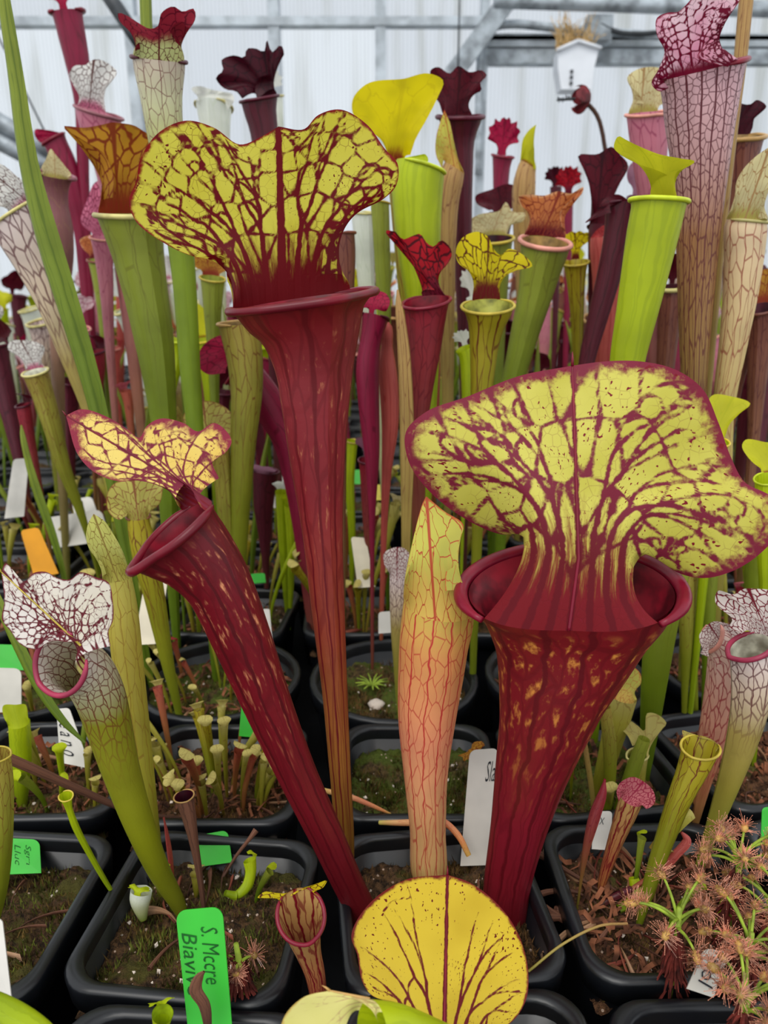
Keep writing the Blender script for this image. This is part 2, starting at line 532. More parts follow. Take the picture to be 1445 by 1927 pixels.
hood_mat('peach', (206, 200, 90), (186, 80, 52), neck=(216, 182, 90), nk=(0.2, 0.6), margin=(196, 96, 50), mw=0.03, vw=0.045, nx=7, ny=5, trans=0.3)
hood_mat('yellowgreen', (206, 206, 110), (142, 120, 56), neck=(180, 172, 80), nk=(0.2, 0.6), vw=0.07, nx=7, ny=7, trans=0.3)
hood_mat('olivenet', (192, 182, 90), (132, 80, 48), neck=(150, 140, 60), nk=(0.1, 0.4), margin=(150, 90, 50), mw=0.03, vw=0.08, nx=9, ny=4, trans=0.3)
hood_mat('maroon', (86, 14, 30), (48, 6, 18), vw=0.07, nx=8, ny=5, trans=0.3, rough=0.35)
hood_mat('darkmaroon', (66, 10, 26), (34, 4, 14), vw=0.08, nx=8, ny=5, trans=0.22, rough=0.35)
hood_mat('red', (176, 16, 34), (74, 4, 18), vw=0.16, nx=8, ny=6, neck=(110, 20, 44), nk=(0.15, 0.5), trans=0.4)
hood_mat('magenta', (172, 22, 66), (110, 8, 40), vw=0.10, nx=9, ny=5, trans=0.4)
hood_mat('brightyellow', (232, 214, 10), (196, 172, 14), neck=(128, 42, 20), nk=(0.04, 0.24), vw=0.04, nx=5, ny=2, vs=0.35, trans=0.5, streak=0.5)
hood_mat('limeyellow', (216, 214, 40), (170, 178, 30), neck=(140, 60, 24), nk=(0.0, 0.12), vw=0.04, nx=6, ny=2, vs=0.4, trans=0.4, streak=0.3)
hood_mat('limeflap', (190, 204, 26), (150, 170, 20), vw=0.04, nx=5, ny=2, vs=0.4, trans=0.4)
hood_mat('yellowveined', (226, 206, 24), (98, 44, 16), neck=(104, 14, 20), nk=(0.16, 0.38), vw=0.10, nx=7, ny=4, trans=0.45, streak=0.3)
hood_mat('copper', (204, 120, 66), (132, 48, 32), neck=(96, 12, 26), nk=(0.12, 0.45), margin=(214, 158, 110), mw=0.08, vw=0.10, nx=10, ny=5, trans=0.35)
hood_mat('cream', (226, 214, 160), (168, 130, 84), neck=(170, 160, 80), nk=(0.05, 0.3), vw=0.07, nx=9, ny=4, trans=0.4)
hood_mat('whitenet', (240, 238, 232), (96, 60, 56), neck=(200, 110, 140), nk=(0.06, 0.28), vw=0.10, nx=9, ny=8, trans=0.4)
hood_mat('whiteplain', (240, 240, 232), (206, 210, 190), vw=0.06, nx=8, ny=4, vs=0.5, trans=0.45)
hood_mat('pinknet', (226, 130, 160), (128, 20, 60), vw=0.14, nx=10, ny=8, trans=0.4)
hood_mat('palepink', (234, 200, 206), (170, 76, 104), vw=0.10, nx=9, ny=6, trans=0.4)
hood_mat('whitered', (240, 226, 220), (120, 28, 44), vw=0.13, nx=9, ny=8, trans=0.4)
hood_mat('purple', (140, 92, 112), (110, 64, 88), vw=0.05, nx=6, ny=3, vs=0.5, trans=0.3)
hood_mat('rosenet', (196, 104, 110), (140, 24, 56), vw=0.15, nx=10, ny=5, trans=0.3)
hood_mat('frilled', (150, 34, 52), (92, 10, 30), neck=(190, 194, 130), nk=(0.3, 0.62), vw=0.08, nx=7, ny=6, trans=0.3, streak=0.3)
hood_mat('juvenile', (206, 192, 110), (150, 120, 66), vw=0.06, nx=5, ny=3, vs=0.6, trans=0.3)
hood_mat('twored', (190, 64, 64), (116, 16, 36), vw=0.10, nx=8, ny=5, trans=0.35)

LIPM = {k: plain('lip_' + k, v, 0.34, 0.32, 0.12, 60.0) for k, v in dict(
    darkred=(104, 12, 30), cream=(196, 186, 120), pink=(206, 140, 124), lime=(182, 196, 40), maroon=(74, 12, 32), crimson=(116, 14, 38),
    rosewhite=(152, 48, 74), tan=(176, 138, 80), olive=(180, 160, 60), mauve=(132, 80, 88), yellow=(206, 184, 50), brown=(120, 66, 50)).items()}
THROAT = {k: plain('throat_' + k, v, 0.4, 0.3, 0.3, 90.0, 0.15) for k, v in dict(
    darkred=(110, 16, 32), lime=(150, 170, 30), maroon=(60, 10, 26), green=(140, 140, 60), tan=(150, 120, 70), white=(214, 206, 180)).items()}


# ------------------------------------------------------------------ the pitcher builder
def vein_field(F, K, wid, seed, forks=(0.30, 0.54, 0.76), mid=1.5, smax=0.94, cross=1.0, cells=None):
    """signed distance (flat units / size) of every grid node to a branching vein net laid in (s, rho)"""
    rg = np.random.default_rng(seed)
    n, m, _ = F.shape                    # n over s, m over rho
    size = max(np.ptp(F[..., 0]), np.ptp(F[..., 1]))

    def flat(sr):
        a = (np.clip(sr[:, 0], -1, 1) * 0.5 + 0.5) * (n - 1)
        b = np.clip(sr[:, 1], 0, 1) * (m - 1)
        i = np.clip(a.astype(int), 0, n - 2)
        j = np.clip(b.astype(int), 0, m - 2)
        fa, fb = (a - i)[:, None], (b - j)[:, None]
        return (F[i, j] * (1 - fa) * (1 - fb) + F[i + 1, j] * fa * (1 - fb) + F[i, j + 1] * (1 - fa) * fb + F[i + 1, j + 1] * fa * fb)

    lines, tips = [], []

    def grow(s0, r0, off, level, w, gap):
        r1 = (forks[level] + rg.uniform(-0.07, 0.07)) if level < len(forks) else rg.uniform(0.90, 0.985)
        r1 = max(r1, r0 + 0.05)
        k = max(4, int((r1 - r0) / 0.03))
        t = np.linspace(0, 1, k)
        rr = r0 + (r1 - r0) * t
        wig = np.cumsum(rg.normal(0, 0.0035, k))
        ss_ = s0 + off * sstep(t, 0, 1.0) + wig * (0.4 + t)
        w1 = w * (0.74 if level < len(forks) else 0.35)
        lines.append((np.stack([ss_, rr], 1), w, w1, level))
        if level < len(forks) and rg.random() < (0.97 if level < 2 else 0.8):
            for sg in (-1, 1):
                if rg.random() < 0.93:
                    grow(ss_[-1], r1, sg * gap * 0.25 * rg.uniform(0.75, 1.25), level + 1, w1 * (0.9 if sg > 0 else 0.8), gap * 0.5)
        elif level < len(forks):
            grow(ss_[-1], r1, 0, level + 1, w1, gap * 0.5)

    gap = 2 * smax / (2 * K + 1)
    for k in range(-K, K + 1):
        if k == 0:
            t = np.linspace(0, 1, 30)
            lines.append((np.stack([t * 0, t], 1), wid * mid, wid * mid * 0.5, 9))
        else:
            grow(k * gap, 0.0, 0.0, 0, wid, gap)
    # cross links between neighbours
    prim = [l for l in lines]
    for _ in range(int(70 * cross)):
        A = prim[rg.integers(len(prim))]
        p = A[0][rg.integers(len(A[0]))]
        if p[1] < 0.25:
            continue
        best, bd = None, 9
        for B in prim:
            if B is A:
                continue
            q = B[0][np.argmin(np.abs(B[0][:, 1] - (p[1] + 0.05)))]
            dd = abs(q[0] - p[0])
            if abs(q[1] - p[1] - 0.05) < 0.04 and 0.02 < dd < bd and rg.random() < 0.7:
                best, bd = q, dd
        if best is not None and bd < gap * 0.8:
            t = np.linspace(0, 1, 6)[:, None]
            pts = p * (1 - t) + best * t
            pts[:, 1] += 0.02 * np.sin(t[:, 0] * pi)
            lines.append((pts, wid * 0.40, wid * 0.30, 5))
    P = F.reshape(-1, 2)
    sd = np.full(len(P), 9.0)
    for sr, w0, w1, lv in lines:
        Q = flat(sr)
        ww = np.linspace(w0, w1, len(Q))
        for i in range(len(Q) - 1):
            a, b = Q[i], Q[i + 1]
            ab = b - a
            lo, hi = np.minimum(a, b) - size * 0.10, np.maximum(a, b) + size * 0.10
            msk = (P[:, 0] > lo[0]) & (P[:, 0] < hi[0]) & (P[:, 1] > lo[1]) & (P[:, 1] < hi[1])
            if not msk.any():
                continue
            pp = P[msk]
            t = np.clip(((pp - a) @ ab) / (ab @ ab + 1e-12), 0, 1)
            dd = np.linalg.norm(pp - (a + t[:, None] * ab), axis=1) / size - (ww[i] * (1 - t) + ww[i + 1] * t)
            sd[msk] = np.minimum(sd[msk], dd)
    if cells:
        rows, wa, wb_ = cells
        seeds = []
        for rr, cnt in rows:
            for q in range(cnt):
                seeds.append([-0.97 + 1.94 * (q + 0.5 + rg.uniform(-0.33, 0.33)) / cnt, min(1.0, rr + rg.uniform(-0.035, 0.035))])
        Q = flat(np.array(seeds))
        d1 = np.full(len(P), 1e9)
        d2 = np.full(len(P), 1e9)
        for q in Q:
            dd = np.linalg.norm(P - q, axis=1)
            lo = np.minimum(d1, dd)
            d2 = np.minimum(d2, np.maximum(d1, dd))
            d1 = lo
        rho = np.tile(np.linspace(0, 1, m), n)
        e = (d2 - d1) * 0.5 / size - (wa + (wb_ - wa) * rho)
        sd = np.minimum(sd, np.where(rho > 0.12, e, 0.2))
    return np.minimum(sd, 0.2)


def resample(O, n):
    O = np.asarray(O, float)
    C = catmull(np.c_[O, np.zeros(len(O))], 400)[:, :2]
    d = np.r_[0, np.cumsum(np.linalg.norm(np.diff(C, axis=0), axis=1))]
    q = np.linspace(0, d[-1], n)
    return np.stack([np.interp(q, d, C[:, 0]), np.interp(q, d, C[:, 1])], 1)


def fan_grid(O, nl, nr, ns, nrh, c=0.45, updir=None, apex=None):
    """flat grid (s, rho): streamlines leave the neck line nl-nr upwards and fan to the outline O"""
    O = np.asarray(O, float)
    if apex is not None:            # s = 0 lands on the apex
        k = apex
        A, B = resample(O[:k + 1], ns // 2 + 1), resample(O[k:], ns - ns // 2)  # s = 0 is the apex
        E = np.concatenate([A, B[1:]])
    else:
        E = resample(O, ns)
    s = np.linspace(-1, 1, len(E))
    if nr is None:
        S0 = np.asarray(nl, float)
        mid = S0[len(S0) // 2]
    else:
        nl, nr = np.asarray(nl, float), np.asarray(nr, float)
        S0 = nl + (nr - nl) * ((s * 0.5 + 0.5)[:, None])
        mid = (nl + nr) / 2
    up = updir if updir is not None else E[len(E) // 2] - mid
    L = np.linalg.norm(E[len(E) // 2] - mid)
    up = nrm(up)
    ln = np.linalg.norm(E - S0, axis=1)[:, None]
    Ct = S0 + up * np.minimum(ln * 0.75, L * c)
    r = np.linspace(0, 1, nrh)[None, :, None]
    G = (1 - r) ** 2 * S0[:, None] + 2 * r * (1 - r) * Ct[:, None] + r ** 2 * E[:, None]
    return G, s


SHAPES = {
    'cordate': [(0.16, 0.0), (0.18, 0.22), (0.5, 0.16), (0.86, 0.16), (1.0, 0.42), (0.92, 0.68), (0.62, 0.90), (0.25, 1.0), (0, 1.06)],
    'round': [(0.2, 0.0), (0.24, 0.22), (0.62, 0.26), (0.95, 0.42), (1.0, 0.62), (0.86, 0.86), (0.5, 1.0), (0, 1.03)],
    'fan': [(0.3, 0.0), (0.30, 0.3), (0.52, 0.48), (0.88, 0.6), (1.0, 0.78), (0.84, 0.94), (0.6, 0.92), (0.3, 1.02), (0, 0.96)],
    'ruff': [(0.3, 0.0), (0.28, 0.25), (0.6, 0.34), (1.0, 0.4), (0.86, 0.56), (1.0, 0.72), (0.7, 0.8), (0.72, 0.98), (0.36, 0.9), (0.2, 1.05), (0, 0.98)],
    'blade': [(0.7, 0.0), (0.8, 0.2), (1.0, 0.45), (0.85, 0.7), (0.4, 0.92), (0, 1.08)],
    'flap': [(0.5, 0.0), (0.6, 0.2), (0.95, 0.4), (1.0, 0.6), (0.7, 0.9), (0, 1.0)],
}


def pitcher3d(name, label, C, R, front, tmat, hood=None, lip=None, keel=0.12, tilt=0.25, segs=28, rings=36, group=None,
              throat=None, cat='pitcher plant', spout=0.0, traced_face=0.0, flat=1.0, backflat=0.0, parent=None, part=None):
    """C centres base->mouth (world), R radii. parent given: becomes a part (one tube mesh + hood sub-part)."""
    D = catmull(np.c_[np.asarray(C, float), np.asarray(R, float)[:, None]], rings)
    P, r = D[:, :3], np.maximum(D[:, 3], 0.0006)
    T = np.gradient(P, axis=0)
    T /= np.linalg.norm(T, axis=1)[:, None]
    seg = np.r_[0, np.cumsum(np.linalg.norm(np.diff(P, axis=0), axis=1))]
    u = seg / seg[-1]
    a = np.linspace(0, 2 * pi, segs + 1)
    aw = np.where(a > pi, a - 2 * pi, a)
    f = np.asarray(front, float)
    fr = np.array([nrm(f - t * np.dot(f, t)) for t in T])
    sd = np.cross(T, fr)
    tf = sstep(u, 0.86, 1.0)
    G = np.zeros((rings, segs + 1, 3))
    for i in range(rings):
        k = 1 + keel * np.exp(-(aw / 0.20) ** 2) * (1.3 - 0.6 * u[i]) + spout * tf[i] * np.exp(-(aw / 0.36) ** 2)
        k = k - backflat * sstep(u[i], 0.6, 1.0) * np.exp(-((np.abs(aw) - pi) / 0.85) ** 2)
        rad = r[i] * k
        G[i] = P[i] + (np.cos(a) * rad)[:, None] * fr[i] * flat + (np.sin(a) * rad)[:, None] * sd[i] \
            - (tilt * r[i] * np.cos(a) * tf[i])[:, None] * T[i]
    base = P[0]
    if parent is None:
        root = empty(name, base, label, cat, group)
        tp = root
        tname = 'tube'
        org = base
    else:
        root = parent
        tp = parent
        tname = part or 'pitcher'
        org = np.array(parent.location)
    A = np.zeros((rings, segs + 1, 3))
    A[..., 0] = a[None] / (2 * pi)
    A[..., 1] = u[:, None]
    FL = np.zeros_like(A)
    FL[..., 0] = (aw[None] * np.mean(r))
    FL[..., 1] = seg[:, None]
    tube = grid_obj(tname, G, tmat, tp, {'ta': A, 'fl': FL}, org)
    hp = tp if parent is None else tube
    if parent is not None:
        pass
    mouth, rm, ax, fd, sdv = G[-1], r[-1], T[-1], fr[-1], sd[-1]
    if throat:
        k0 = int(rings * 0.62)
        Gi = np.zeros((rings - k0, segs + 1, 3))
        for q, i in enumerate(range(k0, rings)):
            Gi[q] = P[i] + (G[i] - P[i]) * 0.955
        grid_obj('throat', Gi[::-1], throat, hp, {'ta': A[k0:][::-1], 'fl': FL[k0:][::-1]}, org)
    gap = 0.6
    if lip:
        lr, lm = lip[0], LIPM[lip[1]]
        gap = lip[2] if len(lip) > 2 else 0.6
        ang = np.linspace(-(pi - gap), pi - gap, 48)
        idx = (np.where(ang < 0, ang + 2 * pi, ang)) / (2 * pi) * segs
        i0 = np.clip(idx.astype(int), 0, segs - 1)
        ff = (idx - i0)[:, None]
        L = mouth[i0] * (1 - ff) + mouth[i0 + 1] * ff
        rr_ = lr * (0.45 + 0.55 * sstep(np.abs(np.abs(ang) - (pi - gap)), 0, 0.5))
        out = L - P[-1]
        L = L + out / (np.linalg.norm(out, axis=1)[:, None] + 1e-9) * (lr * 0.5)
        MB().sweep(L, rr_, 10).build('lip', lm, hp, True, org)
    if hood:
        h = dict(hood)
        mat = HM[h['m']]
        ns, nh = h.get('res', (40, 22))
        if 'out' in h:          # outline traced on the photograph, laid on its own tilted plane
            O = np.asarray(h['out'], float)
            acd, hd = h.get('arc', (180.0, 50.0))
            ac, hd = radians(acd), radians(hd)
            dv = -sin(ac) * fd + cos(ac) * sdv
            kk = 1.0 if np.dot(dv, RT) >= 0 else -1.0

            def ringpt(sv):
                ang = np.mod(ac + kk * sv * hd, 2 * pi) / (2 * pi) * segs
                q0 = np.clip(ang.astype(int), 0, segs - 1)
                qf = (ang - q0)[:, None]
                return mouth[q0] * (1 - qf) + mouth[q0 + 1] * qf

            def proj(p):
                d = p - CAM
                z = d @ FWD
                return np.stack([CX + FPX * (d @ RT) / z, CY - FPX * (d @ UP) / z], -1)
            apex = h.get('apex')
            s = np.linspace(-1, 1, ns)
            ring = ringpt(s)
            NP = proj(ring)
            if 'waist' in h:        # column narrows to a waist before the blade fans out
                wl, wr = np.array(h['waist'][:2], float), np.array(h['waist'][2:], float)
                W = wl + (wr - wl) * ((s * 0.5 + 0.5)[:, None])
                n1 = int(nh * h.get('wf', 0.22))
                Gf, s = fan_grid(O, W, None, ns, nh - n1, h.get('c', 0.45), None, apex)
                t1 = (np.arange(n1) / n1)[None, :, None]
                up1 = W[ns // 2] - NP[ns // 2]
                Cm = W - up1 * 0.45
                G1 = (1 - t1) ** 2 * NP[:, None] + 2 * t1 * (1 - t1) * Cm[:, None] + t1 ** 2 * W[:, None]
                G2 = np.concatenate([G1, Gf], 1)
            else:
                G2, s = fan_grid(O, NP, None, ns, nh, h.get('c', 0.45), None if 'up' not in h else np.array(h['up'], float), apex)
            mid = NP[ns // 2]
            p0 = ring[ns // 2] + np.array([0, h.get('dY', 0.0), 0])
            n0 = nrm(CAM - p0)
            upv = nrm(UP - n0 * np.dot(UP, n0))
            rtv = np.cross(upv, n0)
            ti, ya = radians(h.get('tilt', 10)), radians(h.get('yaw', 0))
            nv = nrm(n0 * cos(ti) * cos(ya) + upv * sin(ti) + rtv * sin(ya))
            sz = max(np.ptp(O[:, 0]), np.ptp(O[:, 1])) * mpp(p0)
            pix = G2.reshape(-1, 2)
            dirs = FWD[None] + RT[None] * ((pix[:, 0] - CX) / FPX)[:, None] + UP[None] * (-(pix[:, 1] - CY) / FPX)[:, None]
            tt = np.dot(p0 - CAM, nv) / (dirs @ nv)
            P3 = (CAM + dirs * tt[:, None]).reshape(G2.shape[0], nh, 3)
            rho = np.linspace(0, 1, nh)[None, :]
            ss_ = s[:, None]
            dsp = sz * h.get('cup', 0.10) * (ss_ ** 2) * rho ** 1.5 + sz * h.get('bend', 0.0) * rho ** 2
            dsp = dsp + sz * h.get('rip', 0.02) * rho ** 3 * np.sin(ss_ * pi * h.get('rf', 4.0) + h.get('ph', 0.6))
            P3 = CAM + (P3 - CAM) * (1 - dsp / ((CAM - P3) @ nv))[..., None]
            # the neck leaves the rim of the tube: keep its depth there and relax outwards
            off = (ring - P3[:, 0]) @ FWD
            view = (P3 - CAM)
            zz = view @ FWD
            sc_ = (zz + off[:, None] * (1 - sstep(rho, 0.0, h.get('relax', 0.6)))) / zz
            P3 = CAM + view * sc_[..., None]
            F2 = (G2 - mid) * mpp(p0)
        else:
            w, l = h['w'] / 2, h['l']
            half = np.array(SHAPES[h.get('shape', 'cordate')], float)
            O = np.concatenate([half[:-1] * [-1, 1], half[::-1]]) * [w, l]
            nkw = min(half[0][0] * w, rm * 1.2)
            G2, s = fan_grid(O, (-nkw, 0), (nkw, 0), ns, nh, h.get('c', 0.45), np.array([0, 1.0]), len(half) - 1)
            X, Yf = G2[..., 0], G2[..., 1]
            ys = np.linspace(min(0, Yf.min()), Yf.max(), 60)
            b0, b1 = radians(h.get('b0', 0)), radians(h.get('bend', 60))
            psi = b0 + (b1 - b0) * sstep(ys / l, 0.05, 0.75)
            dy = np.gradient(ys)
            ca, cf = np.cumsum(np.cos(psi) * dy), np.cumsum(np.sin(psi) * dy)
            ca -= np.interp(0, ys, ca)
            cf -= np.interp(0, ys, cf)
            ra, rf_ = np.interp(Yf, ys, ca), np.interp(Yf, ys, cf)
            ps = np.interp(Yf, ys, psi)
            k0, k1 = 1 / rm, h.get('k', 0.0) / w
            kap = k0 + (k1 - k0) * sstep(Yf / l, 0.0, 0.35)
            kap = np.where(np.abs(kap) < 1e-3, 1e-3, kap)
            kx = np.clip(kap * X, -2.4, 2.4)
            lat = np.sin(kx) / kap
            nrmo = (1 - np.cos(kx)) / kap
            rho = np.linspace(0, 1, nh)[None, :]
            nrmo = nrmo + l * h.get('rip', 0.04) * rho ** 3 * np.sin(s[:, None] * pi * h.get('rf', 4.0) + h.get('ph', 0.5))
            o3 = P[-1] - fd * rm * flat + ax * tilt * rm
            P3 = o3 + lat[..., None] * sdv + ra[..., None] * ax + rf_[..., None] * fd \
                + nrmo[..., None] * (np.cos(ps)[..., None] * fd - np.sin(ps)[..., None] * ax)
            F2 = G2
        n_, m_ = P3.shape[:2]
        SR = np.zeros((n_, m_, 3))
        SR[..., 0] = s[:, None]
        SR[..., 1] = np.linspace(0, 1, m_)[None, :]
        SR[..., 2] = 1.0
        if 'veins' in h:
            v = h['veins']
            SR[..., 2] = vein_field(F2, v.get('K', 5), v.get('w', 0.009), v.get('seed', 1), cross=v.get('cross', 1.0),
                                    forks=v.get('forks', (0.30, 0.54, 0.76)), mid=v.get('mid', 1.5), cells=v.get('cells')).reshape(n_, m_)
        FL2 = np.zeros((n_, m_, 3))
        FL2[..., :2] = F2
        ho = grid_obj('hood', P3, mat, hp, {'sr': SR, 'fl': FL2}, org)
        if h.get('rib'):
            wd, col = h['rib']
            mi = n_ // 2
            line = P3[mi]
            ln = MB().sweep(line, np.linspace(wd, wd * 0.45, m_), 8)
            tip = line[-1] + nrm(line[-1] - line[-3]) * wd * 5 + np.array([0, 0, wd * 3])
            ln.sweep(np.stack([line[-1], (line[-1] + tip) / 2 + [0, 0, wd * 0.5], tip]), [wd * 0.9, wd * 0.6, wd * 0.15], 8)
            ln.build('midrib', LIPM[col], ho if parent is None else ho, True, org)
    return root if parent is None else tube


def pitcher(name, label, pts, Y, face=0, t='green', hood=None, lip=None, extend=True, dx=0.0, **kw):
    """pts = (px, py, width px) base -> mouth as seen in the photograph; Y = distance (base, mouth)"""
    Yb, Yt = (Y, Y) if not isinstance(Y, tuple) else Y
    pts = np.asarray(pts, float)
    fr = np.linspace(0, 1, len(pts)) if len(pts) > 1 else np.zeros(1)
    dl = np.r_[0, np.cumsum(np.hypot(np.diff(pts[:, 0]), np.diff(pts[:, 1])))]
    yy = dl / dl[-1]
    if pts.shape[1] == 4:
        C = [atY(p[0], p[1], p[3]) for p in pts]
    else:
        C = [atY(p[0], p[1], Yb + (Yt - Yb) * q) for p, q in zip(pts, yy)]
    R = [p[2] * 0.5 * mpp(c) for p, c in zip(pts, C)]
    if extend and C[0][2] > SOIL + 0.004:
        d = nrm(C[0] - C[1])
        d = nrm(d * [0.55, 0.55, 1.0])
        n = (C[0][2] - (SOIL - 0.004)) / max(0.35, -d[2])
        e = C[0] + d * n
        e[2] = SOIL - 0.004
        C = [e] + C
        R = [R[0] * 0.42] + R
    C, R = np.array(C), np.array(R)
    ax = nrm(C[-1] - C[-2])
    f0 = nrm(CAM - C[-1])
    f0 = nrm(f0 - ax * np.dot(f0, ax))
    s0 = np.cross(ax, f0)           # screen right when the axis is up
    fc = radians(face)
    front = f0 * cos(fc) + s0 * sin(fc)
    if 'fvec' in kw:
        front = nrm(kw.pop('fvec'))
    sc = mpp(C[-1])
    if hood and 'out' not in hood:
        hood = dict(hood)
        hood['w'] *= sc
        hood['l'] *= sc
    if lip:
        lip = (lip[0] * sc,) + tuple(lip[1:])
    if kw.get('throat'):
        kw['throat'] = THROAT.get(kw['throat']) or TM[kw['throat']]
    return pitcher3d(name, label, C, R, front, TM[t], hood, lip, traced_face=fc, **kw)
#@@STRUCTURE
# ------------------------------------------------------------------ setting: greenhouse shell, bench
WALL_Y = 3.6


def poly_mat(name, tint, tr):
    N = NT(name)
    co = N.new('ShaderNodeNewGeometry').outputs['Position']
    x = N.new('ShaderNodeSeparateXYZ')
    N.nt.links.new(co, x.inputs[0])
    rib = N.m('ABSOLUTE', N.m('SUBTRACT', N.m('FRACT', N.m('MULTIPLY', x.outputs[0], 62.0)), 0.5))
    ribm = N.ss(rib, 0.30, 0.48)
    stn = N.noise(N.xyz(N.m('MULTIPLY', x.outputs[0], 9.0), x.outputs[1], N.m('MULTIPLY', x.outputs[2], 0.7)), 1.6, 3.0)
    alg = N.ss(stn, 0.45, 0.8)
    c = N.mix(N.m('MULTIPLY', ribm, 0.34), lin(tint), lin((176, 182, 184)))
    c = N.mix(N.m('MULTIPLY', alg, 0.45), c, lin((196, 196, 186)))
    d = N.new('ShaderNodeBsdfTranslucent')
    N.put(d.inputs[0], c)
    t = N.new('ShaderNodeBsdfTransparent')
    N.put(t.inputs[0], c)
    mx = N.new('ShaderNodeMixShader')
    mx.inputs[0].default_value = tr
    o = N.new('ShaderNodeOutputMaterial')
    N.nt.links.new(d.outputs[0], mx.inputs[1])
    N.nt.links.new(t.outputs[0], mx.inputs[2])
    N.nt.links.new(mx.outputs[0], o.inputs[0])
    return N.mat


M_POLY = poly_mat('twinwall_polycarbonate', (246, 248, 252), 0.45)
M_FILM = poly_mat('clear_polycarbonate', (250, 252, 255), 0.6)
M_ALU = plain('aluminium_frame', (170, 178, 184), 0.45, 0.5, 0.12, 12.0, 0.0, 0.3)
M_GALV = plain('galvanised_steel', (150, 158, 164), 0.5, 0.5, 0.2, 18.0, 0.0, 0.3)
M_DARKM = plain('dark_steel', (52, 56, 60), 0.5, 0.4, 0.2, 18.0)
M_BLACK = plain('black_pot_plastic', (15, 17, 21), 0.34, 0.5, 0.25, 30.0)
M_BENCH = plain('black_bench_mat', (17, 18, 20), 0.8, 0.2, 0.4, 22.0)
M_FLOOR = plain('concrete_floor', (120, 118, 112), 0.9, 0.2, 0.2, 4.0)
M_OUT = plain('outdoor_ground', (150, 152, 140), 0.95, 0.1, 0.25, 0.6)
M_WHITE = plain('white_card', (224, 228, 234), 0.6, 0.3, 0.03, 6.0)
M_STRAW = plain('dry_straw', (196, 164, 112), 0.8, 0.2, 0.25, 60.0)

fl_ = MB().box((0, 1.6, -0.84), (6.0, 4.4, 0.04)).build('floor', M_FLOOR)
tag(fl_, 'grey concrete greenhouse floor under the bench', None, None, 'structure')
gr_ = MB().box((0, 15.0, -0.95), (30, 11.0, 0.05)).build('ground', M_OUT)
tag(gr_, 'pale ground outside behind the plastic wall', None, None, 'structure')

wall = bpy.data.objects.new('wall_back', None)
wall.location = (0, WALL_Y, -0.8)
link(wall)
tag(wall, 'ribbed translucent plastic greenhouse wall in a grey metal frame', None, None, 'structure')
WO = np.array([0, WALL_Y, -0.8])


def wx(px, py=100):
    return atY(px, py, WALL_Y)[0]


def wz(py, px=722):
    return atY(px, py, WALL_Y)[2]


xe = [-3.4, wx(-300), wx(255), wx(520), wx(716), wx(908), 3.4]
zt, zm = wz(96), wz(48)
for i in range(len(xe) - 1):
    a, b = xe[i], xe[i + 1]
    hi = zm if i < 5 else zt
    MB().box(((a + b) / 2, WALL_Y, (hi - 0.8) / 2), ((b - a) / 2 - 0.006, 0.006, (hi + 0.8) / 2)).build('panel', M_POLY if i in (2, 5, 4) else M_FILM, wall, False, WO)
    MB().box(((a + b) / 2, WALL_Y, (hi + 2.9) / 2), ((b - a) / 2 - 0.006, 0.006, (2.9 - hi) / 2 - 0.02)).build('panel', M_POLY, wall, False, WO)
for i, xx in enumerate(xe):
    hw = 0.022 if i not in (5,) else 0.016
    MB().box((xx, WALL_Y - 0.03, 1.0), (hw, 0.03, 1.8)).build('post', M_ALU, wall, False, WO)
for z0, xa, xb, hh in ((zm, xe[1], xe[5], 0.016), (zt + 0.02, xe[5], 3.4, 0.020), (zt - 0.035, xe[5], 3.4, 0.026), (wz(78), xe[5], 3.4, 0.012)):
    MB().box(((xa + xb) / 2, WALL_Y - 0.035, z0), ((xb - xa) / 2, 0.03, hh)).build('rail', M_ALU if hh != 0.026 else M_GALV, wall, False, WO)

# roof brace, pipes and wires
def bar(name, label, cat, p, q, r, mat, seg=12, group=None):
    p, q = np.asarray(p, float), np.asarray(q, float)
    o = MB().sweep(np.stack([p, p * 0.66 + q * 0.34, p * 0.34 + q * 0.66, q]) - p, r, seg).build(name, mat, None, True)
    o.location = p
    return tag(o, label, cat, group)


p, q = atY(845, 150, 3.45), atY(985, -40, 3.45)
R_ = np.array([[cos(0.9), 0, -sin(0.9)], [0, 1, 0], [sin(0.9), 0, cos(0.9)]])
d_ = nrm(q - p)
Rb = np.stack([d_, [0, 1, 0], np.cross(d_, [0, 1, 0])], 1)
br = MB().box((0, 0, 0), (np.linalg.norm(q - p) / 2, 0.02, 0.036), Rb).build('roof_brace', M_GALV)
br.location = (p + q) / 2
tag(br, 'grey flat steel brace slanting up to the roof behind the maroon hood', 'brace')
cpts = [atY(900, 330, 3.5), atY(903, 120, 3.5), atY(908, 62, 3.5), atY(940, 48, 3.5), atY(1060, 54, 3.5), atY(1240, 68, 3.5)]
cc = catmull(np.array(cpts), 40)
o = MB().sweep(cc - cc[0], 0.016, 10).build('conduit_pipe', M_GALV, None, True)
o.location = cc[0]
tag(o, 'grey conduit pipe bending along the rail above the wall panel', 'pipe')
cc = catmull(np.array([atY(1130, 45, 3.42), atY(1160, 60, 3.42), atY(1200, 64, 3.42), atY(1250, 60, 3.42)]), 24)
o = MB().sweep(cc - cc[0], 0.010, 8).build('black_cable', M_DARKM, None, True)
o.location = cc[0]
tag(o, 'black cable sagging between boxes on the roof rail', 'cable')
jb = MB().box((0, 0, 0), (0.05, 0.03, 0.05)).box((0, -0.034, 0), (0.042, 0.005, 0.042)).build('junction_box', M_GALV)
jb.location = atY(1125, 58, 3.45)
tag(jb, 'grey square junction box on the roof rail', 'box')
bar('roof_beam', 'dark grey roof beam across the top edge of the wall', 'beam', atY(930, 0, 3.3), atY(1560, 22, 3.3), 0.028, M_GALV)
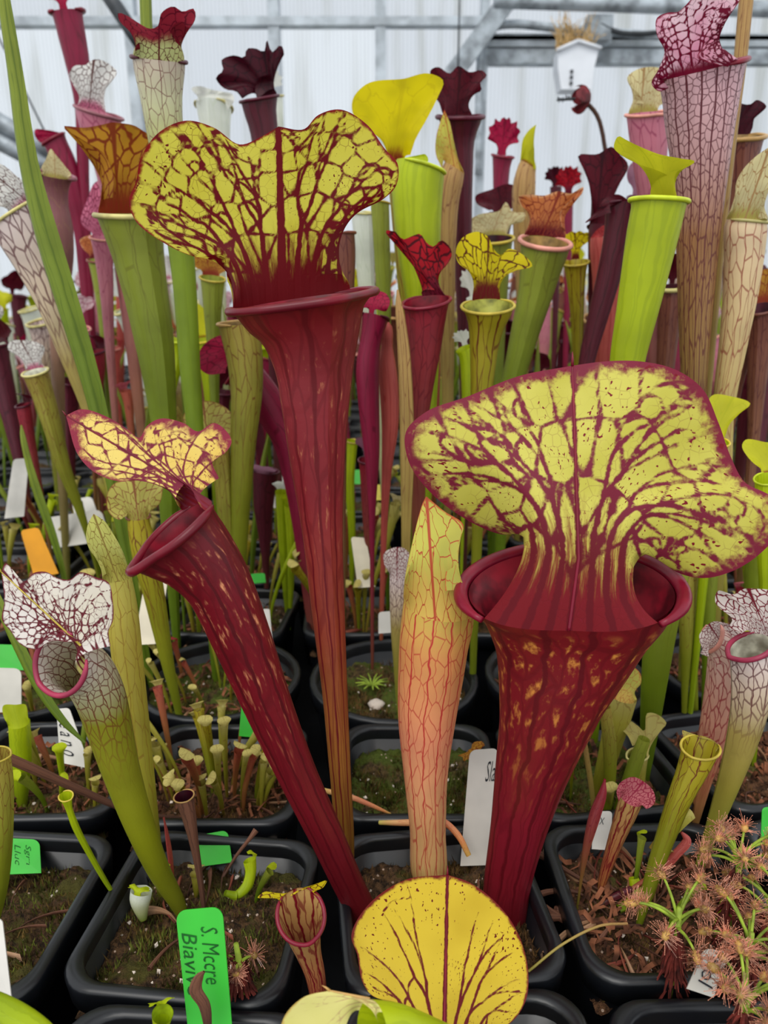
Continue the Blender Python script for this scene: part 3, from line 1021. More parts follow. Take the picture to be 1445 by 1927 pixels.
bar('roof_strut', 'dark slanting roof strut at the upper edge beside the tall green pitcher', 'strut', atY(196, -20, 2.6), atY(268, 88, 2.6), 0.022, M_DARKM)
bar('tension_wire', 'thin wire stretched diagonally beside the tall green stalk', 'wire', atY(-30, 14, 2.66), atY(100, 280, 2.66), 0.003, M_DARKM, 6)
bar('heating_pipe', 'upper thick grey heating pipe behind the pitchers at the edge', 'pipe', atY(-60, 196, 2.7), atY(98, 286, 2.7), 0.028, M_GALV)
bar('heating_pipe', 'lower thick grey heating pipe behind the pitchers at the edge', 'pipe', atY(-60, 236, 2.7), atY(98, 318, 2.7), 0.028, M_GALV)
bar('hanging_wire', 'thin wire hanging against the wall near the roof brace', 'wire', atY(865, -20, 3.4), atY(862, 130, 3.4), 0.004, M_DARKM, 6)

# white hanging planter on the wall
pl = empty('hanging_planter', atY(1086, 170, 3.35), 'white tapered hanging planter with dry grass on the wall rail', 'planter')
po = np.array(pl.location)
PX = lambda x, y: atY(x, y, 3.35)
front = np.array([PX(1050, 95), PX(1087, 78), PX(1127, 92), PX(1118, 128), PX(1112, 168), PX(1056, 168), PX(1050, 128)])
V = np.concatenate([front, front + [0, 0.09, 0]])
qs = [[i, (i + 1) % 7, 7 + (i + 1) % 7, 7 + i] for i in range(7)]
ts = [[0, i, i + 1] for i in range(1, 6)] + [[7, 7 + i + 1, 7 + i] for i in range(1, 6)]
MB().add(V, qs, ts).build('body', M_WHITE, pl, False, po)
bb = MB()
for (x0, y0, x1, y1) in ((1047, 96, 1087, 78), (1087, 78, 1130, 92)):
    bb.sweep(np.stack([PX(x0, y0), PX((x0 + x1) / 2, (y0 + y1) / 2), PX(x1, y1)]) - [0, 0.01, 0], 0.007, 8)
bb.build('rim', M_WHITE, pl, True, po)
for k, yy_ in enumerate((135, 146, 157)):
    MB().sweep(np.stack([PX(1075.5 - k * 0.6, yy_ - 3), PX(1075 - k * 0.6, yy_ + 3)]) - [0, 0.004, 0], 0.006, 8).build('slot', M_DARKM, pl, True, po)
g = MB()
for k in range(60):
    b = PX(random.uniform(1050, 1120), random.uniform(80, 90)) + [0, random.uniform(0, 0.08), 0]
    tpt = b + [random.uniform(-.06, .06), random.uniform(-.02, .02), random.uniform(0.03, 0.13)]
    g.sweep(np.stack([b, (b + tpt) / 2 + [random.uniform(-.01, .01), 0, 0.01], tpt]), [0.003, 0.002, 0.001], 4)
g.build('dry_grass', M_STRAW, pl, False, po)['kind'] = 'stuff'

# bench
bn = empty('plant_bench', (0, 1.65, -0.8), 'long greenhouse bench covered with black matting under all the pots', 'bench')
MB().box((0, 1.60, -0.02), (2.6, 1.62, 0.02)).build('bench_top', M_BENCH, bn, False, (0, 1.65, -0.8))
for sx in (-2.4, 0, 2.4):
    for sy in (0.2, 3.0):
        MB().box((sx, sy, -0.42), (0.03, 0.03, 0.38)).build('leg', M_GALV, bn, False, (0, 1.65, -0.8))


# ------------------------------------------------------------------ pots
def soil_material(name, c1, c2, moss, amt):
    N = NT(name)
    co = N.new('ShaderNodeNewGeometry').outputs['Position']
    n1 = N.noise(co, 260.0, 4.0, 0.7)
    n2 = N.noise(co, 45.0, 3.0, 0.6)
    c = N.mix(N.ss(n1, 0.35, 0.65), lin(c1), lin(c2))
    c = N.mix(N.ss(n2, 0.62 - amt * 0.25, 0.72 - amt * 0.2), c, N.mix(n1, lin(moss), lin(tuple(v * 0.45 for v in moss))))
    sp = N.vor(co, 170.0, 'F1', 1.0, '3D')
    c = N.mix(N.ss(sp, 0.10, 0.14, 1.0, 0.0), c, lin((196, 170, 150)))
    nm = N.bump(n1, 0.9, 0.004)
    return N.out(c, 0.85, 0.2, 0, None, nm)


SOILS = [soil_material('dark_peat', (36, 26, 17), (96, 70, 46), (96, 90, 38), 0.45),
         soil_material('mossy_peat', (42, 32, 20), (100, 80, 48), (100, 114, 40), 0.9),
         soil_material('litter_peat', (44, 28, 18), (112, 78, 54), (104, 98, 44), 0.4)]
M_MOSS = [plain('moss_brown', (92, 74, 42), 0.9, 0.1, 0.5, 120.0, 0.2), plain('moss_green', (92, 98, 42), 0.9, 0.1, 0.45, 120.0, 0.25),
          plain('moss_tan', (104, 78, 50), 0.9, 0.1, 0.4, 120.0, 0.15)]
M_LITTER = plain('dead_leaf_litter', (96, 60, 42), 0.8, 0.15, 0.6, 90.0, 0.1)
M_PERL = plain('perlite_bits', (214, 200, 186), 0.9, 0.2, 0.15, 60.0)


def rsq(half, rad, n=8, rnd=False):
    if rnd:
        a = np.arange(4 * n) * 2 * pi / (4 * n)
        return np.stack([np.cos(a), np.sin(a)], 1) * half
    pts = []
    for k, (sx, sy) in enumerate(((1, 1), (-1, 1), (-1, -1), (1, -1))):
        for j in range(n):
            a = k * pi / 2 + (j / (n - 1)) * pi / 2
            pts.append([sx * (half - rad) + rad * cos(a), sy * (half - rad) + rad * sin(a)])
    return np.array(pts)


def ring_mesh(profile, rnd, rad=0.018, close_top=False):
    """profile = (half, z) list -> stacked rounded-square rings"""
    rings = [np.c_[rsq(h, min(rad, h * 0.4), 8, rnd), np.full(32, z)] for h, z in profile]
    V = np.concatenate(rings)
    n, m = len(rings), 32
    i = np.arange(n - 1)[:, None] * m
    j = np.arange(m)[None, :]
    j2 = (j + 1) % m
    return V, np.stack([i + j, i + j2, i + m + j2, i + m + j], -1).reshape(-1, 4)


POTM = {}


def pot_meshes(half, rnd):
    k = (round(half, 4), rnd)
    if k in POTM:
        return POTM[k]
    b = half * 0.78
    res = {}
    V, q = ring_mesh([(b, 0.0), (b, 0.001), (half * 0.95, RIM - 0.014), (half * 0.95, RIM - 0.010), (half * 0.90, RIM - 0.010), (b * 0.97, 0.02)], rnd)
    res['body'] = (V, q)
    r = 0.0024
    prof = [(half * 0.955, RIM - 0.016), (half, RIM - 0.015), (half + 0.001, RIM - r), (half, RIM - 0.0006), (half - r, RIM), (half - 2 * r, RIM - 0.0006), (half - 2.4 * r, RIM - r), (half * 0.925, RIM - 0.016), (half * 0.88, SOIL - 0.012)]
    res['rim'] = ring_mesh(prof, rnd)
    # soil
    hs = half * 0.90
    n = 34
    g = np.linspace(-1, 1, n)
    X, Yg = np.meshgrid(g, g)
    if rnd:
        f = np.maximum(np.abs(X), np.abs(Yg)) / (np.hypot(X, Yg) + 1e-9)
        X, Yg = X * f, Yg * f
    Z = 0.0035 * np.sin(X * 5 + 1) * np.cos(Yg * 4) + rng.normal(0, 0.0013, X.shape) - 0.003 * (np.maximum(np.abs(X), np.abs(Yg)) > 0.95)
    res['soil'] = (np.stack([X * hs, Yg * hs, Z + SOIL], -1).reshape(-1, 3), grid_quads(n, n))
    out = {}
    for kk, (V, q) in res.items():
        o = mesh_obj('pot_' + kk, V, q, None)
        me = o.data
        bpy.data.objects.remove(o)
        out[kk] = me
    POTM[k] = out
    return out


def tuft_mesh(half, rnd, count, hgt, seed):
    rg = random.Random(seed)
    V, T = [], []
    for i in range(count):
        while True:
            x, y = rg.uniform(-1, 1), rg.uniform(-1, 1)
            if not rnd or x * x + y * y < 1:
                break
        cl = sin(x * 7 + seed) * cos(y * 6 - seed) + rg.uniform(-0.7, 0.7)
        if cl < -0.1:
            continue
        x, y = x * half * 0.86, y * half * 0.86
        a = rg.uniform(0, 2 * pi)
        h = hgt * rg.uniform(0.4, 1.2)
        w = hgt * 0.13
        lx, ly = rg.uniform(-0.6, 0.6) * h, rg.uniform(-0.6, 0.6) * h
        b = len(V)
        V += [[x - w * cos(a), y - w * sin(a), SOIL - 0.001], [x + w * cos(a), y + w * sin(a), SOIL - 0.001], [x + lx, y + ly, SOIL + h]]
        T.append([b, b + 1, b + 2])
    return V, T


def bits_mesh(half, rnd, count, kind, seed):
    rg = random.Random(seed)
    mb = MB()
    for i in range(count):
        while True:
            x, y = rg.uniform(-0.84, 0.84), rg.uniform(-0.84, 0.84)
            if not rnd or x * x + y * y < 0.7:
                break
        c = np.array([x * half, y * half, SOIL + 0.001])
        if kind == 'perlite':
            r = rg.uniform(0.0007, 0.0018)
            R = np.array([[rg.gauss(0, 1) for _ in range(3)] for _ in range(3)])
            R, _ = np.linalg.qr(R)
            oc = np.array([[1, 0, 0], [-1, 0, 0], [0, 1, 0], [0, -1, 0], [0, 0, 1], [0, 0, -1]], float) * r * [1, 0.8, 0.7]
            mb.add(oc @ R.T + c + [0, 0, r * 0.4], None, [[0, 2, 4], [2, 1, 4], [1, 3, 4], [3, 0, 4], [2, 0, 5], [1, 2, 5], [3, 1, 5], [0, 3, 5]])
        else:
            L = rg.uniform(0.006, 0.022)
            a = rg.uniform(0, 2 * pi)
            dx, dy = cos(a) * L, sin(a) * L
            w = rg.uniform(0.0006, 0.0016)
            P = []
            for t in np.linspace(-0.5, 0.5, 5):
                z = 0.001 + 0.006 * rg.random() * (1 - 4 * t * t) + 0.002
                o = rg.uniform(-0.15, 0.15) * L
                P.append(c + [dx * t - dy * o / L * 0.5, dy * t + dx * o / L * 0.5, z])
            P = np.array(P)
            sdv = np.array([-sin(a), cos(a), 0.3]) * w
            Vv = np.concatenate([P - sdv, P + sdv])
            mb.add(Vv, [[k, k + 1, 5 + k + 1, 5 + k] for k in range(4)])
    return mb


COVERS = {}


def cover(kind, half, rnd, v):
    k = (kind, round(half, 3), rnd, v)
    if k not in COVERS:
        if kind == 'moss':
            V, T = tuft_mesh(half, rnd, 3600, 0.0042, v)
            o = mesh_obj('moss', V, None, None, None, None, False, T)
        else:
            o = bits_mesh(half, rnd, 26 if kind == 'perlite' else 34, kind, v + 3).build(kind, None)
        COVERS[k] = o.data
        bpy.data.objects.remove(o)
    return COVERS[k].copy()


def pot(label, x, y, half=0.0525, rot=0, rnd=False, soil=0, moss=(0,), litter=0, perlite=1, group=None, detail=True):
    root = empty('plant_pot', (x, y, 0.0005), label, 'pot', group)
    root.rotation_euler = (0, 0, radians(rot))
    ms = pot_meshes(half, rnd)
    for kk in ('body', 'rim'):
        me = ms[kk]
        if not me.materials:
            me.materials.append(M_BLACK)
        link(bpy.data.objects.new(kk, me), root)
    me = ms['soil'].copy()
    me.materials.append(SOILS[soil])
    link(bpy.data.objects.new('soil', me), root)
    if detail:
        v = random.randint(1, 4)
        for mk in moss:
            me = cover('moss', half, rnd, v + mk)
            me.materials.append(M_MOSS[mk])
            link(bpy.data.objects.new('moss', me), root)['kind'] = 'stuff'
        if litter:
            for q in range(litter):
                me = cover('litter', half, rnd, v + q)
                me.materials.append(M_LITTER)
                link(bpy.data.objects.new('leaf_litter', me), root)['kind'] = 'stuff'
        if perlite:
            me = cover('perlite', half, rnd, v)
            me.materials.append(M_PERL)
            link(bpy.data.objects.new('perlite', me), root)['kind'] = 'stuff'
    return root


pot('black square pot cut by the bottom edge, holding the big green tag', -0.086, 0.205, 0.054, -3, moss=(0,), soil=0)
pot('black square pot in the lower corner beside the white tag edge', -0.206, 0.198, 0.054, 0, moss=(0,))
pot('black square pot cut by the bottom edge behind the yellow round hood', 0.036, 0.214, 0.0535, 2, moss=(0, 1))
pot('black square pot cut by the bottom edge in front of the sundew', 0.153, 0.210, 0.054, 1, moss=(0, 2))
pot('black square pot under the lowest sundew at the edge', 0.270, 0.212, 0.054, -2, moss=(0, 2), litter=1)
pot('mossy black square pot with a small green tag at its rear', -0.212, 0.318, 0.0545, -4, moss=(0, 1))
pot('black square pot behind the big green tag, holding the white netted pitcher', -0.094, 0.3165, 0.0530, -6, moss=(0, 1))
pot('turned black square pot holding the two great red pitchers', 0.030, 0.322, 0.0530, 7, moss=(0, 2))
pot('black square pot full of curled dead pitchers beside the sundew', 0.147, 0.326, 0.0530, 2, soil=2, moss=(0,), litter=4)
pot('black square pot behind the fuzzy sundew at the edge', 0.262, 0.327, 0.0535, -3, soil=2, moss=(2,), litter=2)
pot('black square pot of leaf litter crossed by the brown flower stalk', -0.222, 0.436, 0.0530, 2, soil=2, moss=(1, 2), litter=3)
pot('black square pot with many small yellow juvenile pitchers', -0.108, 0.432, 0.0530, 0, soil=2, moss=(0, 2), litter=3)
pot('black square pot carpeted with bright green moss', 0.0225, 0.434, 0.0510, 0, soil=1, moss=(1, 1, 0))
pot('black square pot behind the giant red tube with yellowish pitchers', 0.138, 0.440, 0.0530, 8, soil=1, moss=(0, 1), litter=1)
pot('black square pot of brown dead leaves at the edge below the netted pitchers', 0.254, 0.452, 0.0540, 12, soil=2, moss=(2,), litter=4)
pot('round black pot with wet moss behind the yellowish blade pitcher', -0.135, 0.556, 0.066, 0, True, soil=1, moss=(1, 2), litter=2, perlite=2)
pot('round black pot with a tiny bright green sundew rosette', 0.008, 0.555, 0.068, 0, True, soil=1, moss=(0, 2))
pot('round black pot between the peach pitcher and the giant red tube', 0.150, 0.560, 0.066, 0, True, soil=0, moss=(0, 1), litter=1)
pot('round black pot under the leaning green tubes at the edge', 0.297, 0.572, 0.068, 0, True, soil=2, moss=(0,), litter=2)
pot('round black pot partly hidden by the white netted hood', -0.285, 0.560, 0.066, 0, True, soil=1, moss=(1, 2), litter=2)
xr = random.Random(5)
POTS = []


def zone(x, y):
    px = CX + FPX * x / (y * cos(TH) + 0.3 * sin(TH))
    for lim, nm in ((180, 'at the left edge'), (400, 'behind the orange-hooded pitcher'), (640, 'behind the tall red pitcher'), (860, 'behind the lime and crimson pitchers'),
                    (1080, 'behind the copper hood'), (1280, 'behind the lime-lidded pitcher'), (9999, 'at the right edge')):
        if px < lim:
            return nm


for iy, yy_ in enumerate(np.arange(0.685, 2.9, 0.128)):
    hw = 0.60 * yy_ + 0.12 if yy_ < 1.2 else 0.66 * yy_ + 0.05
    for xx in np.arange(-hw, hw, 0.128):
        x_ = xx + xr.uniform(-0.004, 0.004) + (iy % 2) * 0.05
        POTS.append((x_, yy_))
        near = yy_ < 0.95
        z_ = zone(x_, yy_)
        pot(('black square nursery pot in the nearer rear rows ' if near else 'black square nursery pot under the back crowd ') + z_, x_, yy_ + xr.uniform(-0.003, 0.003), 0.056, xr.uniform(-5, 5), False,
            soil=xr.randint(0, 2), moss=(xr.randint(0, 2),) if near else (), litter=2 if near else 0, perlite=1 if near else 0,
            group=('nearer rear pots ' if near else 'back pots ') + z_, detail=near)
#@@HEROES
# ------------------------------------------------------------------ the foreground pitchers
HI = (181, 90)
pitcher('tall_pitcher_plant', 'tallest red pitcher at centre with an upright yellow hood netted with thick red veins',
        [(652, 1625, 30), (640, 1450, 42), (630, 1300, 50), (617, 1140, 66), (607, 1000, 80), (597, 850, 112), (594, 760, 134), (592, 690, 156), (584, 620, 206), (576, 588, 248), (572, 566, 282)],
        (0.352, 0.352), 24, 'tall_red', lip=(8, 'darkred', 0.75), keel=0.16, tilt=0.04, segs=72, rings=70, spout=0.20, throat='darkred', flat=0.72,
        hood=dict(m='tall', res=HI, apex=13, c=0.50, tilt=4, cup=0.05, rip=0.035, rf=4.5, dY=0.0,
                  out=[(428, 530), (418, 480), (372, 484), (300, 452), (254, 414), (243, 376), (256, 342), (264, 300), (298, 250), (350, 227), (402, 240), (452, 272), (490, 258),
                       (524, 238), (572, 243), (598, 217), (640, 206), (690, 234), (724, 280), (748, 308), (745, 350), (722, 374), (680, 396), (642, 424), (612, 460), (602, 520)],
                  arc=(180,62), veins=dict(K=4, w=0.0100, seed=4, cross=0.6, mid=1.7, forks=(0.38,0.62,0.82), cells=(((0.30, 9), (0.50, 12), (0.68, 16), (0.83, 22), (0.95, 30)), 0.0030, 0.0022))))
pitcher('leaning_pitcher_plant', 'crimson pitcher leaning across the front with an open mouth under a rippled yellow lid',
        [(690, 1728, 50), (658, 1665, 54), (610, 1560, 62), (561, 1457, 70), (503, 1320, 88), (452, 1190, 108), (408, 1090, 122), (372, 1035, 134), (345, 1005, 148), (335, 994, 160)],
        (0.325, 0.300), -78, 'crimson', lip=(9, 'darkred', 0.75), keel=0.12, tilt=0.0, segs=64, rings=60, spout=0.35, throat='darkred',
        hood=dict(m='lid', res=(151, 80), apex=6, c=0.42, tilt=42, yaw=-12, cup=0.02, rip=0.03, rf=3.0, dY=-0.004,
                  out=[(346, 912), (328, 888), (296, 878), (236, 906), (180, 890), (148, 858), (124, 782), (152, 770), (196, 782), (240, 808), (262, 824), (276, 802), (300, 788), (345, 796), (372, 812), (404, 796), (436, 830), (424, 852), (400, 868), (412, 900)],
                  arc=(180,55), veins=dict(K=4, w=0.006, seed=9, forks=(0.4,0.7), cross=0.3, mid=1.2, cells=(((0.3, 6), (0.5, 8), (0.7, 11), (0.85, 14), (0.95, 18)), 0.0025, 0.0025)), rib=(0.0005, 'darkred')))
pitcher('giant_pitcher_plant', 'giant red pitcher seen from behind with a broad yellow purple-veined hood',
        [(946, 1742, 82), (955, 1660, 88), (975, 1560, 104), (1003, 1440, 140), (1024, 1365, 170), (1040, 1300, 206), (1058, 1230, 262), (1066, 1180, 315), (1070, 1140, 372), (1070, 1118, 400)],
        (0.332, 0.318), 180, 'giant', lip=(14, 'crimson', 0.98), keel=0.10, tilt=-0.10, segs=72, rings=64, throat='darkred', flat=0.80, backflat=0.38,
        hood=dict(m='giant', res=HI, apex=10, c=0.50, tilt=-16, bend=-0.14, cup=-0.05, rip=0.02, rf=3.0, dY=0.002,
                  out=[(985, 1024), (983, 1006), (945, 1006), (868, 972), (800, 916), (768, 866), (764, 812), (800, 776), (880, 746), (975, 708), (1077, 688),
                       (1140, 680), (1205, 680), (1272, 696), (1322, 732), (1352, 796), (1376, 862), (1402, 908), (1445, 930), (1476, 958), (1466, 1000), (1430, 1042), (1380, 1074), (1322, 1088), (1268, 1074), (1236, 1046), (1208, 1046), (1194, 1064)],
                  arc=(180,57), waist=(986, 1030, 1192, 1072), wf=0.24, veins=dict(K=3, w=0.0085, seed=24, cross=0.6, mid=0.8, forks=(0.44,0.62,0.80), cells=(((0.42, 8), (0.70, 13), (0.90, 20)), 0.0030, 0.0022)), rib=(0.0008, 'crimson')))
pitcher('peach_pitcher_plant', 'slender peach pitcher with fine red veins and a folded upright green hood',
        [(806, 1650, 58), (804, 1560, 66), (800, 1450, 82), (802, 1350, 106), (812, 1240, 124), (818, 1180, 128), (822, 1140, 126)],
        (0.352, 0.350), 80, 'peach', keel=0.06, tilt=0.10, segs=48, rings=50, spout=0.1,
        hood=dict(m='peach', arc=(-80,88), res=(61, 50), apex=5, c=0.5, tilt=0, yaw=0, cup=-0.06, rip=0.01, dY=-0.012,
                  out=[(759, 1120), (765, 1070), (776, 1020), (788, 970), (796, 945), (802, 934), (836, 962), (872, 988), (866, 1012), (846, 1048), (838, 1084), (838, 1112)]))
pitcher('yellow_hood_pitcher_plant', 'round bright yellow red-veined hood at the bottom centre, seen from behind',
        [(850, 2160, 50), (838, 2080, 80), (832, 2030, 110), (828, 2000, 130)],
        (0.235, 0.232), 180, 'giant', segs=40, flat=0.8, tilt=-0.1, backflat=0.3,
        hood=dict(m='yellow', res=HI, apex=9, c=0.45, tilt=14, cup=-0.05, rip=0.02, dY=0.0,
                  out=[(770, 1918), (762, 1892), (735, 1884), (700, 1874), (682, 1848), (672, 1796), (661, 1762), (690, 1706), (762, 1656), (842, 1646), (886, 1662), (946, 1712), (978, 1764), (994, 1832), (988, 1886), (956, 1928), (918, 1935), (900, 1930)],
                  veins=dict(K=3, w=0.0085, seed=8, cross=0.2, mid=1.3, forks=(0.40, 0.64)), rib=(0.0006, 'crimson')))
pitcher('pale_hood_pitcher_plant', 'pale cream-green round hood cut by the bottom edge',
        [(1000, 2080, 70), (890, 2010, 90), (800, 1972, 104), (735, 1950, 110), (700, 1946, 110)],
        (0.205, 0.186), -90, 'lime', segs=36, tilt=0.2,
        hood=dict(m='pale', res=(101, 60), apex=5, c=0.4, tilt=35, cup=-0.06, dY=0.0,
                  out=[(640, 2020), (570, 2010), (528, 1960), (534, 1915), (572, 1876), (620, 1864), (668, 1880), (700, 1902), (714, 1930)],
                  veins=dict(K=3, w=0.005, seed=6, cross=0.3, mid=1.8, forks=(0.36, 0.6)), rib=(0.0005, 'tan')))
pitcher('small_striped_pitcher_plant', 'small red-striped pitcher with an open mouth and narrow yellow hood beside the red stems',
        [(600, 1880, 30), (592, 1830, 38), (580, 1790, 48), (570, 1750, 68), (566, 1722, 84)],
        (0.268, 0.262), 8, 'youngred', lip=(4.0, 'crimson', 0.6), tilt=0.55, keel=0.06, segs=40, rings=36, throat='youngred',
        hood=dict(m='yellowveined', res=(61, 30), apex=6, c=0.3, tilt=30, cup=0.1, rip=0.04, rf=3, dY=0.004,
                  out=[(526, 1692), (510, 1686), (484, 1690), (498, 1678), (520, 1682), (546, 1686), (566, 1676), (590, 1666), (615, 1657), (608, 1670), (590, 1680), (604, 1690)]))
pitcher('white_netted_pitcher_plant', 'white pitcher netted with dark red veins, mouth turned to the lower side',
        [(338, 1708, 26, 0.325), (300, 1640, 40, 0.322), (262, 1550, 54, 0.319), (228, 1450, 68, 0.316), (206, 1370, 82, 0.313), (186, 1305, 92, 0.308), (162, 1264, 98, 0.302), (136, 1250, 104, 0.294), (114, 1249, 112, 0.287)],
        (0.325, 0.290), 0, 'whitenet', fvec=(-0.75, 0.0, -0.66), lip=(5.5, 'rosewhite', 0.5), keel=0.04, tilt=0.15, segs=56, rings=60, throat='whitenet',
        hood=dict(m='white', res=(161, 80), apex=8, c=0.30, tilt=28, yaw=-8, cup=0.04, rip=0.03, rf=6, dY=0.0, arc=(180, 60),
                  out=[(150, 1206), (128, 1208), (98, 1206), (66, 1222), (38, 1212), (20, 1188), (4, 1166), (8, 1132), (2, 1076), (10, 1060), (46, 1094), (64, 1078), (86, 1076), (110, 1088), (132, 1090), (150, 1077), (180, 1086), (204, 1096), (212, 1130), (213, 1166), (204, 1190), (208, 1216)],
                  veins=dict(K=4, w=0.0065, seed=12, cross=0.5, mid=1.5, forks=(0.4,0.68), cells=(((0.24, 8), (0.40, 11), (0.54, 14), (0.66, 17), (0.77, 21), (0.87, 25), (0.96, 30)), 0.004, 0.003)), rib=(0.0005, 'olive')))
pitcher('blade_pitcher_plant', 'narrow yellow-green pitcher with a pointed leaf-like hood behind the white netted one',
        [(298, 1640, 22), (284, 1560, 32), (268, 1450, 42), (252, 1330, 50), (240, 1230, 54), (230, 1140, 54), (222, 1090, 50)],
        (0.345, 0.365), -90, 'yellowplain', segs=36, rings=44, tilt=0.0, keel=0.1,
        hood=dict(m='yellowgreen', arc=(90,88), res=(51, 40), apex=5, c=0.5, tilt=0, cup=-0.06, dY=-0.006,
                  out=[(200, 1080), (192, 1058), (172, 1040), (162, 1012), (166, 985), (176, 967), (196, 980), (214, 1006), (232, 1040), (244, 1076)]))
#@@TABLE
# ------------------------------------------------------------------ the pitchers behind, one by one
P = pitcher
# --- left side
P('orange_hood_pitcher_plant', 'tall green pitcher with a cream lip and an orange netted hood behind the yellow one',
  [(318, 985, 30), (312, 860, 40), (305, 760, 52), (290, 640, 72), (272, 540, 84), (258, 470, 98), (250, 430, 112), (246, 405, 124)], 0.62, 20, 'green',
  lip=(5, 'cream', 0.7), throat='green', tilt=0.15,
  hood=dict(m='orange', res=(61, 36), arc=(180, 50), tilt=-10, cup=0.12, rip=0.04, rf=4, apex=6,
            out=[(212, 372), (214, 330), (196, 290), (160, 266), (118, 238), (160, 240), (212, 230), (252, 236), (282, 252), (310, 244), (330, 262), (322, 310), (300, 350), (284, 380)]))
P('frilled_white_pitcher_plant', 'tall green pitcher whose white top has drooping shoulders and curled red lobes',
  [(366, 790, 32), (358, 700, 38), (346, 520, 44), (330, 380, 54), (312, 260, 66), (303, 180, 78), (300, 135, 92), (299, 112, 96)], 0.58, 180, 'frosttop',
  lip=(4, 'maroon', 0.8), tilt=-0.25, throat='maroon',
  hood=dict(m='frilled', res=(51, 30), arc=(180, 75), tilt=-15, cup=0.0, rip=0.05, rf=3, c=0.5,
            out=[(268, 78), (262, 95), (246, 62), (224, 38), (222, 24), (240, 30), (262, 44), (282, 54), (296, 50), (304, 24), (326, 12), (344, 22), (364, 16), (368, 34), (354, 54), (342, 40), (326, 48), (318, 74)]))
P('tall_leaf_stalk', 'very tall smooth green leaf blade rising along the edge of the view', [(186, 790, 26), (160, 690, 30), (130, 590, 34), (90, 460, 36), (54, 320, 30), (26, 130, 24), (0, -40, 18), (-12, -130, 8)], 0.56, 60, 'plaingreen', keel=0.6, cat='leaf', tilt=0)
P('lace_white_pitcher_plant', 'white lace-netted pitcher leaning at the edge beside the tall leaf blade',
  [(176, 800, 22), (130, 660, 42), (98, 570, 56), (68, 500, 72), (40, 440, 88), (22, 405, 96)], 0.66, -60, 'darknet', lip=(3, 'cream', 0.7), throat='white',
  hood=dict(m='whitenet', res=(51, 30), arc=(180, 60), tilt=10, out=[(20, 380), (-20, 390), (-60, 360), (-50, 310), (0, 308), (30, 330), (52, 350), (62, 384), (58, 400)]))
P('mauve_star_pitcher_plant', 'dusky mauve pitcher seen from behind with star-like pointed shoulders',
  [(108, 640, 28), (110, 560, 36), (114, 480, 46), (112, 420, 46), (108, 380, 38), (104, 345, 52), (104, 330, 66)], 0.78, 180, 'mauve', lip=(4, 'mauve', 0.7), tilt=-0.2, throat='tan',
  hood=dict(m='cream', res=(41, 24), arc=(180, 45), tilt=10, out=[(88, 325), (78, 318), (86, 300), (96, 280), (104, 290), (122, 312), (134, 330), (124, 334)]))
P('crimson_top_pitcher_plant', 'deep crimson pitcher high in the corner, its mouth at the top edge',
  [(156, 300, 22), (154, 190, 28), (146, 120, 44), (136, 70, 50), (128, 32, 54), (126, 22, 58)], 1.0, 170, 'magenta', lip=(4, 'crimson', 0.7), tilt=-0.15,
  hood=dict(m='magenta', w=50, l=46, shape='ruff', bend=20))
P('white_lace_hood_pitcher_plant', 'pinkish brown pitcher with a fan-shaped white hood of dark lace veins',
  [(238, 560, 28), (228, 480, 32), (214, 400, 36), (202, 320, 44), (190, 262, 62), (186, 226, 78), (186, 212, 84)], 0.85, 25, 'pinktube', lip=(3, 'mauve', 0.7),
  hood=dict(m='whitenet', res=(51, 36), arc=(180, 42), tilt=0, cup=0.1, rip=0.05, rf=5,
            out=[(152, 206), (148, 178), (138, 160), (130, 140), (140, 124), (160, 122), (176, 112), (194, 114), (210, 124), (220, 136), (208, 156), (200, 166), (196, 184), (198, 206)]))
P('crimson_leaning_pitcher_plant', 'crimson pitcher leaning under a frilly hood behind the mauve star',
  [(160, 520, 22), (152, 430, 28), (138, 370, 40), (122, 310, 44), (106, 272, 42), (102, 262, 44)], 1.0, -60, 'magenta', lip=(3, 'crimson', 0.8),
  hood=dict(m='magenta', res=(41, 24), arc=(180, 50), tilt=10, rip=0.06, rf=6, out=[(96, 262), (80, 270), (66, 256), (66, 244), (84, 244), (104, 248), (118, 256), (116, 266)]))
P('white_frost_pitcher_plant', 'frosty white pitcher with a ruffled white hood against the wall',
  [(412, 470, 26), (410, 380, 34), (408, 290, 46), (404, 230, 58), (402, 200, 66)], 1.0, 150, 'whitefrost', lip=(3, 'cream', 0.7),
  hood=dict(m='whiteplain', res=(41, 24), arc=(180, 55), tilt=0, rip=0.06, rf=6, out=[(378, 196), (372, 182), (360, 166), (376, 162), (396, 168), (416, 172), (438, 178), (440, 192), (428, 206)]))
P('dark_maroon_pitcher_plant', 'dark maroon pitcher with a jagged black-red hood standing above the yellow hood',
  [(512, 560, 26), (508, 420, 36), (502, 300, 48), (496, 240, 54), (490, 208, 62), (488, 186, 70)], 0.80, -35, 'maroon', lip=(3, 'maroon', 0.6), throat='maroon',
  hood=dict(m='darkmaroon', res=(51, 36), arc=(180, 40), tilt=0, cup=0.12, rip=0.05, rf=6,
            out=[(456, 186), (444, 172), (424, 168), (406, 146), (420, 132), (416, 114), (440, 104), (460, 108), (464, 92), (484, 92), (496, 98), (502, 74), (512, 98), (528, 84), (534, 106), (514, 116), (510, 138), (488, 146), (480, 168), (484, 188)]))
P('small_white_pitcher_plant', 'little white ruffled pitcher hood peeking beside the dark maroon hood', [(530, 420, 20), (524, 300, 26), (516, 210, 34), (512, 180, 40)], 1.15, 20, 'whitefrost', lip=(2, 'cream', 0.7),
  hood=dict(m='whiteplain', w=60, l=44, shape='ruff', bend=40))
